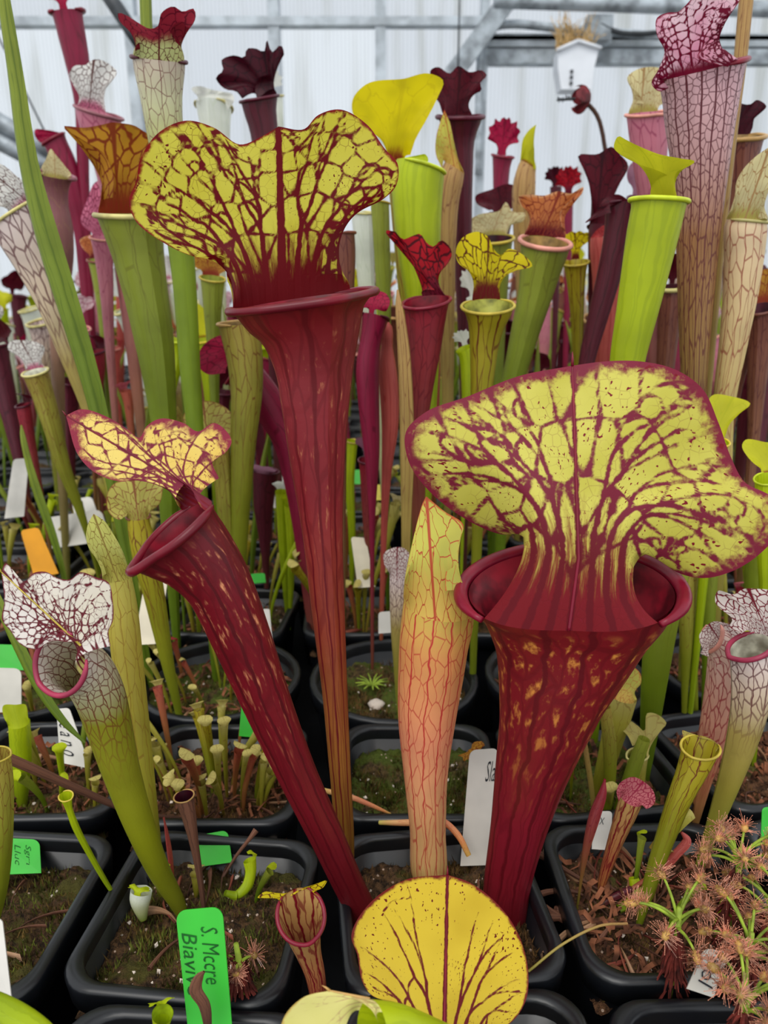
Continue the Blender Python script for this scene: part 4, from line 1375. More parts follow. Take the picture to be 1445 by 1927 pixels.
P('small_white_hood_pitcher_plant', 'small white-hooded pitcher low beside the sundews at the edge',
  [(172, 1030, 9), (150, 960, 16), (120, 880, 26), (98, 800, 34), (80, 740, 40), (70, 712, 44), (66, 700, 46)], 0.74, -10, 'olive', lip=(2, 'cream', 0.6), throat='white',
  hood=dict(m='whitenet', res=(41, 24), arc=(180, 50), tilt=35, rip=0.06, rf=5, out=[(52, 692), (36, 672), (14, 656), (20, 642), (40, 640), (62, 642), (84, 654), (80, 670), (70, 690)]))
P('small_wine_pitcher_plant', 'small wine-red nodding pitcher at the edge in front of a white tag', [(80, 950, 10), (66, 880, 16), (54, 820, 22), (46, 775, 26), (44, 762, 26)], 0.76, -60, 'redgreen', lip=(2, 'maroon', 0.6), hood=dict(m='maroon', w=46, l=32, shape='flap', bend=80))
P('pink_striped_pitcher_plant', 'pale pink striped hood on a slim pitcher behind the tall leaf blade', [(170, 800, 14), (162, 720, 26), (152, 660, 34), (148, 618, 40)], 0.95, 10, 'pinktube', lip=(2, 'pink', 0.6), hood=dict(m='palepink', w=72, l=56, shape='fan', bend=10))
P('plum_nodding_pitcher_plant', 'plum pitcher with a curled striped hood and a green belly', [(176, 800, 14), (178, 740, 28), (180, 690, 34), (178, 662, 36)], 0.9, -50, 'redgreen', lip=(2, 'maroon', 0.6), hood=dict(m='maroon', w=44, l=44, shape='flap', bend=75))
P('veined_fan_pitcher_plant', 'slim yellow-green pitcher with a fan-shaped brown-veined hood below the rippled lid',
  [(334, 1330, 14), (318, 1260, 22), (302, 1180, 32), (288, 1110, 40), (276, 1060, 46), (268, 1020, 46), (262, 990, 42), (260, 972, 40)], 0.50, 180, 'yellownet', lip=(2.5, 'brown', 0.8), tilt=-0.1,
  hood=dict(m='olivenet', res=(61, 36), arc=(180, 80), tilt=5, cup=-0.06, rip=0.03, apex=5,
            out=[(240, 964), (226, 978), (206, 966), (200, 940), (212, 912), (250, 900), (284, 892), (308, 900), (306, 922), (300, 948), (280, 966), (276, 974)]))
P('brown_fan_pitcher_plant', 'olive pitcher with a rounded brownish hood behind the rippled yellow lid',
  [(436, 1130, 18), (430, 1050, 24), (424, 960, 30), (418, 890, 36), (410, 850, 44), (406, 836, 48)], 0.62, 30, 'olive', lip=(2, 'brown', 0.7),
  hood=dict(m='olivenet', res=(51, 30), arc=(180, 48), tilt=5, out=[(386, 830), (360, 816), (344, 796), (350, 772), (376, 756), (408, 758), (434, 776), (440, 806), (428, 830)]))
P('green_blade_leaf', 'short pointed olive leaf blade behind the rippled yellow lid', [(358, 980, 14), (352, 900, 20), (344, 830, 24), (332, 790, 26), (322, 760, 16), (318, 750, 3)], 0.66, 50, 'olive', keel=0.4, cat='leaf', tilt=0)
P('olive_netted_pitcher_plant', 'olive tube with brown netting and no hood showing, beside the tall red pitcher',
  [(448, 1090, 26), (452, 960, 36), (458, 830, 48), (464, 730, 60), (460, 670, 68), (452, 625, 74), (450, 608, 78)], 0.62, 180, 'olive', lip=(3, 'tan', 0.4), tilt=-0.05, throat='tan')
P('curved_lime_pitcher_plant', 'thin curved lime-green pitcher with a tiny round mouth', [(318, 820, 12), (314, 780, 16), (322, 730, 20), (332, 690, 20), (334, 660, 22), (333, 640, 34)], 0.80, 0, 'lime', lip=(2, 'lime', 0.2), tilt=0.2)
P('wine_pitcher_plant', 'wine-red pitcher arching behind the tall red one with a broad bare hood',
  [(552, 900, 36), (536, 820, 50), (505, 760, 62), (470, 715, 66), (445, 690, 66)], 0.66, -80, 'magenta', lip=(3, 'crimson', 0.8),
  hood=dict(m='magenta', res=(41, 24), arc=(180, 60), tilt=10, out=[(424, 702), (390, 704), (374, 690), (376, 660), (394, 640), (424, 630), (446, 640), (452, 670)]))
P('yellow_crumpled_pitcher_plant', 'small pitcher with a crumpled yellow hood behind the slim green tube', [(396, 800, 12), (392, 720, 22), (384, 660, 30), (380, 640, 34)], 0.95, 0, 'lime', lip=(2, 'yellow', 0.6), hood=dict(m='limeyellow', w=76, l=60, shape='ruff', bend=-10))
P('nodding_rose_pitcher_plant', 'tiny rose pitcher with a nodding head beside the thin curved lime pitcher', [(252, 860, 10), (246, 800, 14), (240, 750, 18), (236, 735, 20)], 0.78, 20, 'juvenilered', hood=dict(m='rosenet', w=30, l=24, shape='flap', bend=80))
P('green_leaf_stalk', 'narrow bright green leaf blade beside the orange tag', [(118, 1076, 10), (100, 1010, 14), (72, 930, 16), (54, 870, 13), (42, 815, 8), (40, 800, 2)], 0.70, 40, 'plaingreen', keel=0.5, cat='leaf', tilt=0)
P('arching_leaf_stalk', 'arching olive leaf blade sweeping in front of the green and white tag', [(160, 1398, 4), (120, 1358, 13), (75, 1295, 18), (40, 1225, 20), (5, 1150, 18), (-40, 1050, 12)], (0.385, 0.40), 40, 'plaingreen', keel=0.5, cat='leaf', tilt=0, extend=False)
P('brown_flower_stalk', 'reddish brown flower stalk lying across the left pots', [(345, 1541, 6), (260, 1530, 10), (140, 1482, 15), (60, 1446, 18), (10, 1425, 20), (-60, 1398, 20)], (0.395, 0.350), 0, 'dead', keel=0.0, cat='flower stalk', tilt=0, extend=False)
P('thin_lime_pitcher_plant', 'thin green pitcher with a tiny flared mouth crossing the pot rims', [(228, 1706, 5), (198, 1658, 9), (165, 1600, 11), (142, 1555, 13), (128, 1515, 14), (124, 1498, 24)], (0.33, 0.315), 30, 'lime', lip=(1.5, 'olive', 0.3), tilt=0.1)
# --- centre
P('bright_yellow_pitcher_plant', 'broad plain bright yellow hood with a rusty throat above the yellow netted hood',
  [(772, 620, 34), (766, 480, 46), (760, 380, 52), (756, 330, 56), (754, 304, 60)], 0.68, 30, 'yellownet', lip=(3, 'yellow', 0.8),
  hood=dict(m='brightyellow', res=(61, 36), arc=(180, 42), tilt=0, cup=0.14, rip=0.01, apex=6, out=[(730, 290), (716, 262), (690, 244), (664, 214), (664, 186), (690, 158), (760, 148), (806, 138), (834, 152), (824, 182), (802, 226), (782, 262), (772, 292)]))
P('lime_pitcher_plant', 'plain lime-green pitcher with a peaked rim under the bright yellow hood',
  [(796, 820, 40), (798, 700, 50), (796, 580, 60), (788, 480, 76), (784, 400, 88), (784, 350, 94), (788, 322, 92), (790, 312, 90)], 0.64, 100, 'lime', lip=(3.5, 'lime', 0.7), tilt=0.05, throat='lime',
  hood=dict(m='limeflap', res=(31, 18), arc=(180, 40), tilt=10, out=[(742, 318), (756, 306), (780, 298), (800, 290), (806, 302), (780, 316)]))
P('maroon_trumpet_pitcher_plant', 'maroon pitcher with a spreading dark hood beside the bright yellow one',
  [(876, 760, 20), (874, 600, 28), (870, 440, 36), (868, 320, 44), (866, 260, 56), (866, 232, 76), (866, 220, 84)], 0.80, 10, 'maroon', lip=(4, 'maroon', 0.6), throat='maroon',
  hood=dict(m='maroon', res=(51, 30), arc=(180, 42), tilt=0, cup=0.1, rip=0.04, rf=5, out=[(832, 212), (824, 190), (808, 178), (812, 156), (810, 132), (824, 126), (846, 138), (862, 124), (884, 136), (906, 132), (916, 142), (904, 156), (906, 170), (880, 180), (866, 196), (872, 212)]))
P('tan_blade_pitcher_plant', 'smooth tan pitcher ending in a pointed folded hood before the maroon trumpet',
  [(842, 760, 20), (840, 600, 28), (838, 460, 36), (842, 370, 42), (850, 330, 44), (854, 316, 40)], 0.76, 80, 'tan', tilt=0.25,
  hood=dict(m='peach', res=(31, 24), arc=(-80, 85), tilt=0, cup=-0.05, apex=4, out=[(832, 318), (820, 290), (820, 262), (828, 230), (836, 206), (848, 236), (850, 262), (842, 276), (856, 300), (868, 318)]))
P('red_netted_hood_pitcher_plant', 'red-brown pitcher with an arched crimson netted hood in front of the lime one',
  [(786, 900, 30), (784, 800, 42), (790, 720, 54), (796, 660, 66), (800, 610, 74), (802, 580, 82), (802, 568, 88)], 0.56, -25, 'redgreen', lip=(3.5, 'crimson', 0.5), throat='darkred',
  hood=dict(m='red', res=(61, 36), arc=(180, 34), tilt=0, cup=0.06, rip=0.04, rf=5, apex=7,
            out=[(818, 546), (800, 520), (780, 490), (764, 466), (748, 452), (728, 442), (726, 434), (744, 436), (758, 450), (776, 444), (790, 440), (804, 458), (816, 464), (830, 452), (848, 468), (850, 482), (838, 502), (822, 518), (828, 546)]))
P('yellow_butterfly_pitcher_plant', 'yellow-green pitcher with a two-lobed yellow hood on a dark red column',
  [(902, 860, 28), (904, 780, 36), (908, 700, 46), (912, 640, 58), (916, 604, 74), (918, 586, 90), (918, 576, 96)], 0.56, 5, 'yellownet', lip=(3, 'olive', 0.6), throat='green',
  hood=dict(m='yellowveined', res=(61, 40), arc=(180, 34), tilt=0, cup=0.1, rip=0.02, apex=6, c=0.6,
            out=[(900, 520), (880, 508), (862, 494), (858, 470), (872, 446), (900, 436), (920, 446), (930, 470), (942, 480), (958, 468), (976, 474), (1002, 500), (970, 510), (944, 524), (936, 540)]))
P('copper_hood_pitcher_plant', 'green pitcher with a wide pink lip and a coppery orange hood at the back',
  [(950, 860, 30), (956, 760, 38), (974, 680, 46), (992, 610, 56), (1008, 550, 66), (1018, 500, 80), (1024, 470, 90), (1026, 456, 92)], 0.70, 10, 'green', lip=(4.5, 'pink', 0.5), throat='tan', tilt=0.3,
  hood=dict(m='copper', res=(61, 36), arc=(180, 60), tilt=5, cup=0.1, rip=0.05, rf=4,
            out=[(998, 424), (996, 400), (980, 386), (976, 370), (996, 366), (1024, 368), (1050, 360), (1074, 364), (1098, 352), (1094, 366), (1070, 380), (1054, 400), (1056, 426)]))
P('cream_awning_pitcher_plant', 'pitcher with a cream drooping awning hood over a dark throat', [(930, 760, 30), (930, 640, 40), (928, 540, 56), (926, 470, 72), (926, 450, 78)], 0.82, 0, 'green', lip=(3, 'olive', 0.6), throat='maroon',
  hood=dict(m='cream', res=(41, 24), arc=(180, 45), tilt=20, cup=-0.1, out=[(900, 440), (880, 436), (872, 426), (900, 404), (940, 396), (952, 380), (964, 398), (990, 402), (984, 416), (962, 424), (954, 440)]))
P('amber_blade_pitcher_plant', 'amber striped pitcher with a pointed lime hood standing at the back', [(984, 640, 24), (986, 520, 32), (984, 420, 38), (986, 350, 42), (992, 316, 34), (994, 310, 32)], 0.90, 70, 'tan', tilt=0.3,
  hood=dict(m='limeyellow', res=(31, 24), arc=(-70, 85), tilt=0, cup=-0.04, apex=4, out=[(978, 310), (980, 290), (984, 262), (996, 244), (1009, 234), (1004, 258), (1002, 276), (994, 288), (1000, 312), (1006, 320)]))
P('magenta_frill_pitcher_plant', 'slim mauve-red pitcher with a frilled magenta hood against the wall', [(946, 560, 18), (944, 440, 22), (942, 360, 28), (944, 310, 34), (946, 294, 40)], 1.0, 10, 'magenta', lip=(2, 'crimson', 0.6), hood=dict(m='magenta', w=62, l=62, shape='ruff', bend=5, rip=0.07, rf=6))
P('dark_red_flap_pitcher_plant', 'pitcher with a plain dark red hood behind the cream awning', [(934, 640, 22), (936, 520, 30), (940, 430, 40), (944, 405, 46)], 0.95, 0, 'maroon', lip=(2, 'maroon', 0.6),
  hood=dict(m='maroon', res=(41, 24), arc=(180, 45), tilt=5, out=[(920, 396), (896, 382), (894, 370), (926, 356), (956, 346), (972, 352), (972, 380), (958, 398)]))
P('tiny_dark_pitcher_plant', 'tiny black-red frilled pitcher far back before the wall', [(1046, 520, 14), (1046, 440, 18), (1046, 380, 20), (1046, 352, 22)], 1.3, 10, 'maroon', hood=dict(m='darkmaroon', w=40, l=34, shape='ruff', bend=20))
P('tiny_scarlet_pitcher_plant', 'tiny scarlet frilled pitcher far back beside the black-red one', [(1068, 520, 14), (1068, 440, 18), (1068, 390, 20), (1068, 368, 22)], 1.25, -10, 'magenta', hood=dict(m='red', w=50, l=48, shape='ruff', bend=10))
P('plum_sail_pitcher_plant', 'plum pitcher with a tall sail-like hood behind the lime-yellow lid', [(1120, 700, 24), (1124, 600, 34), (1130, 500, 46), (1134, 450, 54), (1136, 430, 56)], 0.80, 150, 'maroon', lip=(3, 'maroon', 0.7),
  hood=dict(m='maroon', res=(41, 24), arc=(180, 50), tilt=0, out=[(1118, 410), (1112, 370), (1104, 330), (1088, 292), (1124, 290), (1152, 276), (1168, 292), (1182, 310), (1164, 350), (1152, 380), (1154, 410)]))
P('plum_tube_pitcher_plant', 'dark plum pitcher leaning beside the lime-green tube', [(1094, 780, 22), (1104, 680, 30), (1124, 600, 38), (1148, 510, 46), (1164, 440, 54), (1172, 400, 64), (1174, 390, 68)], 0.66, -150, 'maroon', lip=(4, 'maroon', 0.7), throat='maroon',
  hood=dict(m='maroon', res=(41, 24), arc=(180, 60), tilt=10, out=[(1150, 400), (1126, 408), (1100, 420), (1120, 400), (1140, 372), (1164, 366), (1182, 378), (1190, 396)]))
P('salmon_pitcher_plant', 'broad salmon-red pitcher behind the dark plum tube', [(1138, 800, 34), (1140, 700, 44), (1144, 600, 54), (1146, 520, 62), (1144, 470, 66), (1142, 450, 60)], 0.76, 120, 'salmon', lip=(2, 'pink', 0.8),
  hood=dict(m='twored', res=(31, 20), arc=(60, 80), tilt=0, cup=-0.05, out=[(1116, 470), (1112, 450), (1126, 430), (1150, 420), (1170, 424), (1166, 450), (1164, 470)]))
P('little_yellow_pitcher_plant', 'little yellow-hooded pitcher with a dark column between copper hood and plum tube', [(1086, 780, 14), (1086, 680, 18), (1086, 600, 24), (1084, 540, 32), (1083, 504, 42), (1083, 494, 48)], 0.80, 0, 'yellownet', lip=(2, 'olive', 0.6), hood=dict(m='yellowveined', w=52, l=50, shape='fan', bend=10))
P('rose_bare_pitcher_plant', 'smooth rose-pink pitcher with a small rounded head beside the tall red tube', [(724, 960, 14), (728, 880, 20), (734, 800, 32), (732, 730, 36), (728, 680, 32), (728, 650, 22), (728, 632, 24), (728, 612, 18), (728, 606, 8)], 0.62, 160, 'salmon', tilt=0)
P('wine_bottle_pitcher_plant', 'wine-red pitcher with a bulging collar right behind the tall red tube', [(700, 960, 14), (700, 860, 28), (694, 760, 40), (692, 690, 44), (698, 640, 40), (704, 610, 46), (706, 596, 50)], 0.60, 160, 'magenta', lip=(3, 'maroon', 0.7), hood=dict(m='magenta', w=64, l=46, shape='cordate', bend=40))
P('olive_leaf_stalk', 'narrow olive-red leaf blade before the red netted pitcher', [(764, 1000, 18), (766, 860, 26), (764, 740, 26), (758, 640, 22), (750, 570, 12), (748, 545, 2)], 0.54, 40, 'tan', keel=0.4, cat='leaf', tilt=0)
P('pale_lime_pitcher_plant', 'short pale lime pitcher with a frilled white rim behind the yellow two-lobed one', [(876, 820, 12), (878, 760, 18), (878, 710, 22), (876, 670, 26), (872, 656, 30)], 0.66, -20, 'lime', hood=dict(m='whiteplain', w=38, l=30, shape='ruff', bend=20))
P('pale_frill_pitcher_plant', 'small pale green frilled hood beside the dark red column', [(896, 640, 14), (894, 590, 20), (890, 560, 26)], 0.72, 0, 'whitefrost', hood=dict(m='whiteplain', w=40, l=50, shape='ruff', bend=10))
P('purple_cape_pitcher_plant', 'pitcher with a drooping purple-grey hood under the lime-yellow lid', [(1206, 640, 24), (1206, 540, 32), (1208, 440, 44), (1210, 390, 52), (1212, 372, 56)], 0.82, 0, 'maroon', lip=(3, 'maroon', 0.6), throat='maroon',
  hood=dict(m='purple', res=(41, 24), arc=(180, 50), tilt=25, cup=-0.1, out=[(1196, 356), (1182, 342), (1180, 322), (1190, 306), (1216, 308), (1236, 322), (1240, 342), (1228, 352)]))
# --- right side
P('lime_lid_pitcher_plant', 'bright lime-green pitcher under a flat yellow lid, right of centre',
  [(1160, 900, 40), (1170, 780, 52), (1180, 680, 64), (1198, 590, 76), (1216, 500, 88), (1230, 430, 96), (1238, 392, 98), (1240, 378, 102)], 0.49, -15, 'lime', lip=(4.5, 'lime', 0.55), throat='maroon', tilt=0.0,
  hood=dict(m='limeyellow', res=(61, 36), arc=(180, 30), tilt=-25, cup=0.02, rip=0.01, c=0.7, up=(-0.25, -1.0),
            out=[(1256, 330), (1240, 322), (1200, 308), (1166, 290), (1155, 278), (1164, 256), (1176, 262), (1200, 274), (1240, 290), (1280, 298), (1308, 304), (1290, 316), (1276, 322), (1270, 332)]))
P('pink_giant_pitcher_plant', 'tall brown-striped pitcher with a pink-white netted top and ruffled hood at the upper edge',
  [(1306, 860, 34), (1306, 720, 46), (1308, 600, 60), (1312, 480, 74), (1316, 380, 88), (1318, 290, 108), (1318, 220, 128), (1320, 165, 142), (1320, 132, 156)], 0.56, 170, 'stripe', lip=(5, 'crimson', 0.7), tilt=-0.20, segs=44, throat='darkred',
  hood=dict(m='pinkwhite', res=(121, 64), arc=(180, 62), tilt=-8, cup=0.05, rip=0.04, rf=5, c=0.45, apex=9,
            out=[(1258, 166), (1240, 172), (1226, 158), (1240, 128), (1250, 96), (1236, 66), (1236, 34), (1256, 24), (1276, 22), (1290, 10), (1310, -10), (1350, -22), (1396, -16), (1382, 16), (1356, 36), (1338, 60), (1320, 90), (1312, 108), (1334, 118), (1370, 126)],
            veins=dict(K=4, w=0.006, seed=31, cross=0.3, mid=0.8, forks=(0.4, 0.68), cells=(((0.24, 8), (0.38, 10), (0.5, 12), (0.62, 14), (0.74, 17), (0.85, 20), (0.95, 24)), 0.005, 0.0045))))
P('pale_pink_pitcher_plant', 'pale pink pitcher with a cream veined fan hood behind the tall striped one', [(1232, 620, 26), (1230, 480, 36), (1226, 380, 48), (1222, 290, 64), (1220, 230, 76), (1220, 214, 80)], 0.74, 20, 'pinktube', lip=(3, 'pink', 0.6),
  hood=dict(m='cream', res=(41, 24), arc=(180, 45), tilt=5, rip=0.05, rf=5, out=[(1212, 196), (1200, 174), (1184, 160), (1180, 146), (1196, 132), (1222, 126), (1244, 130), (1250, 160), (1248, 196)]))
P('dark_crest_pitcher_plant', 'tan pitcher with a dark maroon crested hood at the upper edge', [(1376, 640, 26), (1378, 520, 34), (1382, 420, 46), (1386, 340, 64), (1388, 280, 82), (1390, 258, 90)], 0.68, 15, 'brown', lip=(4, 'tan', 0.6), throat='tan',
  hood=dict(m='darkmaroon', res=(51, 30), arc=(180, 40), tilt=0, cup=0.1, rip=0.04, rf=5, out=[(1374, 240), (1370, 214), (1372, 190), (1380, 178), (1394, 194), (1412, 196), (1424, 188), (1442, 200), (1432, 212), (1420, 222), (1416, 240)]))
P('cream_side_pitcher_plant', 'cream-yellow netted pitcher in profile at the edge with a pale upright hood', [(1362, 900, 26), (1362, 760, 38), (1380, 640, 50), (1394, 540, 62), (1400, 470, 70), (1402, 430, 74), (1404, 416, 70)], 0.56, 70, 'creamnet', lip=(3, 'cream', 1.1), tilt=0.1,
  hood=dict(m='cream', res=(51, 36), arc=(-75, 85), tilt=0, cup=-0.04, apex=5, out=[(1378, 396), (1384, 370), (1384, 348), (1396, 322), (1420, 296), (1448, 276), (1462, 320), (1450, 350), (1416, 372), (1412, 396), (1430, 412)]))
P('brown_striped_pitcher_plant', 'brown-striped pitcher with a pale rolled lip right of the lime tube', [(1246, 820, 20), (1250, 720, 30), (1256, 640, 38), (1262, 570, 44), (1264, 540, 46)], 0.72, 0, 'brown', lip=(4, 'cream', 0.6), throat='maroon', hood=dict(m='maroon', w=60, l=66, shape='cordate', bend=50))
P('edge_orange_pitcher_plant', 'brown pitcher with an orange and yellow hood cut by the edge', [(1418, 820, 22), (1424, 720, 34), (1430, 640, 44), (1432, 596, 56), (1432, 580, 62)], 0.66, -10, 'brown', lip=(3, 'brown', 0.6), throat='maroon',
  hood=dict(m='orange', res=(41, 24), arc=(180, 50), tilt=15, out=[(1416, 566), (1400, 550), (1402, 526), (1424, 510), (1450, 506), (1480, 520), (1484, 550), (1450, 566)]))
P('edge_brown_pitcher_plant', 'brown-veined pitcher leaning behind the cream profile pitcher', [(1370, 820, 18), (1384, 720, 28), (1400, 650, 36), (1414, 600, 42)], 0.68, 60, 'brown', lip=(3, 'brown', 0.7), hood=dict(m='maroon', w=50, l=44, shape='flap', bend=70))
P('yellow_flap_pitcher_plant', 'pitcher with a plain yellow hood poking out behind the giant hood', [(1330, 1010, 22), (1336, 920, 30), (1342, 860, 40), (1348, 830, 46)], 0.50, 20, 'lime', lip=(2, 'yellow', 0.7),
  hood=dict(m='limeyellow', res=(41, 24), arc=(180, 50), tilt=20, out=[(1330, 816), (1326, 780), (1340, 744), (1376, 746), (1412, 760), (1392, 778), (1372, 800), (1364, 822)]))
P('pale_edge_pitcher_plant', 'pale yellow-green hood of a pitcher cut by the edge above the giant hood', [(1440, 1120, 22), (1440, 1020, 32), (1444, 940, 42), (1446, 900, 48)], 0.46, -20, 'lime', lip=(2, 'lime', 0.7),
  hood=dict(m='limeyellow', res=(41, 24), arc=(180, 50), tilt=25, out=[(1432, 882), (1414, 868), (1396, 838), (1402, 828), (1440, 832), (1480, 840), (1490, 870), (1462, 890)]))
P('flower_stalk', 'straight tan flower stalk rising at the upper edge behind the ruffled pink hood', [(1330, 760, 12), (1352, 500, 16), (1376, 250, 22), (1392, 120, 24), (1404, 0, 26), (1412, -80, 26)], 0.60, 0, 'tan', keel=0, cat='flower stalk', tilt=0)
P('upright_flower_stalk', 'straight green flower stalk at the top behind the frilled white pitcher', [(310, 640, 12), (296, 400, 16), (284, 200, 20), (276, 60, 22), (272, -60, 22)], 0.64, 0, 'plaingreen', keel=0, cat='flower stalk', tilt=0)
P('wide_green_pitcher_plant', 'wide plain green tube below the giant hood', [(1222, 1370, 34), (1230, 1290, 46), (1242, 1190, 58), (1254, 1110, 66), (1264, 1060, 70), (1268, 1040, 72)], 0.44, 60, 'green', lip=(2, 'olive', 0.6), tilt=0.1)
for k, (lab, pts, tm) in enumerate((
        ('first slim olive tube hanging below the lobe of the giant hood', [(1286, 1400, 6), (1288, 1300, 12), (1290, 1200, 22), (1288, 1120, 30), (1284, 1060, 34)], 'olive'),
        ('second slim olive tube below the lobe of the giant hood', [(1312, 1400, 6), (1306, 1300, 12), (1302, 1200, 18), (1302, 1120, 22), (1306, 1060, 24)], 'olive'),
        ('slim green tube just left of the pink netted pitcher', [(1326, 1380, 14), (1330, 1280, 18), (1332, 1180, 22), (1336, 1080, 26), (1340, 1040, 26)], 'green'),
        ('broad olive-green tube at the edge above the dark-netted hood', [(1418, 1240, 26), (1420, 1160, 36), (1424, 1080, 44), (1432, 1000, 50), (1440, 960, 54)], 'green'))):
    P('slim_pitcher_plant', lab, pts, 0.50 + 0.01 * k, 90, tm, tilt=0.2, lip=(1.5, 'olive', 0.4))
P('pink_netted_pitcher_plant', 'pink and white netted pitcher bent over at the edge with a small curled lip',
  [(1304, 1560, 14), (1322, 1470, 32), (1340, 1390, 50), (1354, 1320, 58), (1364, 1262, 64), (1364, 1226, 62), (1352, 1204, 58), (1340, 1196, 52)], 0.40, -70, 'pinknet', lip=(4, 'pink', 0.8), segs=36,
  hood=dict(m='whitered', res=(51, 30), arc=(70, 85), tilt=10, cup=-0.06, rip=0.03, out=[(1318, 1230), (1334, 1236), (1322, 1222), (1316, 1194), (1324, 1184), (1340, 1170), (1370, 1174), (1394, 1184), (1390, 1210)]))
P('dark_netted_pitcher_plant', 'white pitcher with a dark-netted ruffled hood cut by the edge',
  [(1304, 1668, 12), (1330, 1590, 22), (1362, 1500, 36), (1394, 1400, 54), (1412, 1320, 68), (1416, 1260, 76), (1412, 1216, 76)], (0.36, 0.36), -60, 'darknet', lip=(5, 'rosewhite', 0.8), segs=36, throat='white',
  hood=dict(m='whitered', res=(61, 36), arc=(180, 55), tilt=15, cup=0.05, rip=0.05, rf=6, out=[(1396, 1192), (1372, 1180), (1378, 1166), (1356, 1146), (1346, 1134), (1350, 1112), (1380, 1118), (1400, 1108), (1424, 1108), (1452, 1112), (1478, 1140), (1470, 1190), (1450, 1222)]))
P('yellow_cup_pitcher_plant', 'yellow-green pitcher with an open cup mouth and brown net inside beside the sundews',
  [(1212, 1700, 20), (1230, 1640, 28), (1254, 1570, 36), (1280, 1500, 44), (1302, 1450, 54), (1314, 1420, 62), (1318, 1406, 66)], (0.325, 0.345), -15, 'yellownet', lip=(2.5, 'olive', 0.7), throat='yellownet', tilt=0.45,
  hood=dict(m='olivenet', res=(41, 24), arc=(180, 60), tilt=40, rip=0.05, rf=3, out=[(1296, 1400), (1288, 1392), (1284, 1374), (1298, 1380), (1316, 1388), (1340, 1394), (1352, 1406), (1346, 1416)]))
P('rose_hood_pitcher_plant', 'small green and red striped pitcher with a rose-pink netted hood among dead leaves',
  [(1136, 1650, 18), (1152, 1600, 26), (1168, 1556, 34), (1180, 1525, 40), (1188, 1504, 42)], (0.345, 0.345), 160, 'youngred', tilt=0,
  hood=dict(m='rosenet', res=(51, 30), arc=(180, 85), tilt=5, cup=-0.1, rip=0.03, rf=5, out=[(1164, 1508), (1160, 1490), (1166, 1474), (1190, 1462), (1210, 1470), (1230, 1490), (1232, 1510), (1216, 1522), (1206, 1508)]))
P('pale_two_lobed_pitcher_plant', 'pale yellow pitcher with a drooping two-lobed hood below the giant red tube', [(1176, 1580, 22), (1186, 1530, 28), (1194, 1480, 34), (1198, 1440, 36), (1200, 1420, 38)], (0.41, 0.41), -60, 'juvenile', lip=(2, 'cream', 0.6), throat='green',
  hood=dict(m='juvenile', res=(41, 24), arc=(180, 60), tilt=10, rip=0.03, out=[(1190, 1404), (1182, 1386), (1158, 1358), (1176, 1352), (1200, 1366), (1212, 1376), (1218, 1342), (1236, 1344), (1254, 1362), (1240, 1376), (1222, 1398)]))
P('peach_hood_pitcher_plant', 'yellowish pitcher with a rounded peach hood beside the giant red tube', [(1108, 1560, 16), (1128, 1480, 28), (1150, 1400, 40), (1164, 1340, 50), (1172, 1310, 52)], (0.43, 0.43), 150, 'juvenile', tilt=0,
  hood=dict(m='peach', res=(31, 20), arc=(180, 85), tilt=0, cup=-0.1, out=[(1146, 1310), (1148, 1280), (1164, 1260), (1184, 1252), (1204, 1266), (1206, 1286), (1194, 1302), (1198, 1316)]))
for k, (lab, pts, tm) in enumerate((
        ('thin olive tube rising just right of the giant red stem', [(1136, 1560, 10), (1146, 1480, 18), (1146, 1400, 24), (1138, 1330, 20)], 'olive'),
        ('curved green tube leaning out from the yellowish clump', [(1146, 1590, 18), (1168, 1520, 24), (1190, 1450, 26), (1212, 1390, 22)], 'green'),
        ('thin yellow stalk between the giant red stem and the clump', [(1120, 1560, 6), (1112, 1480, 9), (1100, 1400, 9), (1094, 1360, 7)], 'tan'),
        ('brown pointed leaf blade standing left of the rose-hooded pitcher', [(1094, 1650, 6), (1104, 1590, 14), (1120, 1530, 20), (1134, 1490, 14), (1138, 1466, 2)], 'redgreen'),
        ('fat short green pitcher leaf curled among the dead leaves', [(1162, 1712, 16), (1184, 1700, 22), (1196, 1676, 24), (1192, 1652, 18)], 'lime'),
        ('tan curved pitcher arching behind the yellow cup', [(1226, 1600, 14), (1254, 1570, 22), (1284, 1540, 24), (1300, 1530, 20)], 'juvenile'),
        ('orange-red hooked leaf beside the green stems', [(1190, 1672, 8), (1240, 1640, 14), (1270, 1610, 16), (1292, 1580, 14), (1282, 1566, 4)], 'salmon'),
        ('dark red leaf lying low among the dead leaves', [(1112, 1714, 8), (1150, 1690, 12), (1200, 1668, 12), (1230, 1650, 6)], 'maroon'))):
    P('slim_leaf', lab, pts, 0.405 if k < 3 else (0.335, 0.345), 70, tm, tilt=0, cat='leaf', keel=0.2, extend=(k < 4))
P('small_net_pitcher_plant', 'small green pitcher with a white netted head behind the peach pitcher', [(752, 1330, 12), (750, 1250, 20), (748, 1180, 26), (748, 1120, 30), (750, 1085, 34)], 0.52, 170, 'darknet', tilt=0,
  hood=dict(m='whitered', res=(41, 24), arc=(180, 85), tilt=0, cup=-0.1, rip=0.03, rf=5, out=[(734, 1080), (724, 1064), (722, 1042), (736, 1032), (756, 1030), (770, 1042), (770, 1066), (764, 1084)]))
P('broken_yellow_pitcher_plant', 'broken yellow pitcher stub with a withered brown head before the white tag', [(936, 1560, 16), (926, 1500, 30), (912, 1450, 38), (900, 1424, 40)], (0.395, 0.40), 30, 'yellownet', tilt=0.1, hood=dict(m='orange', w=60, l=36, shape='ruff', bend=120, rip=0.15))
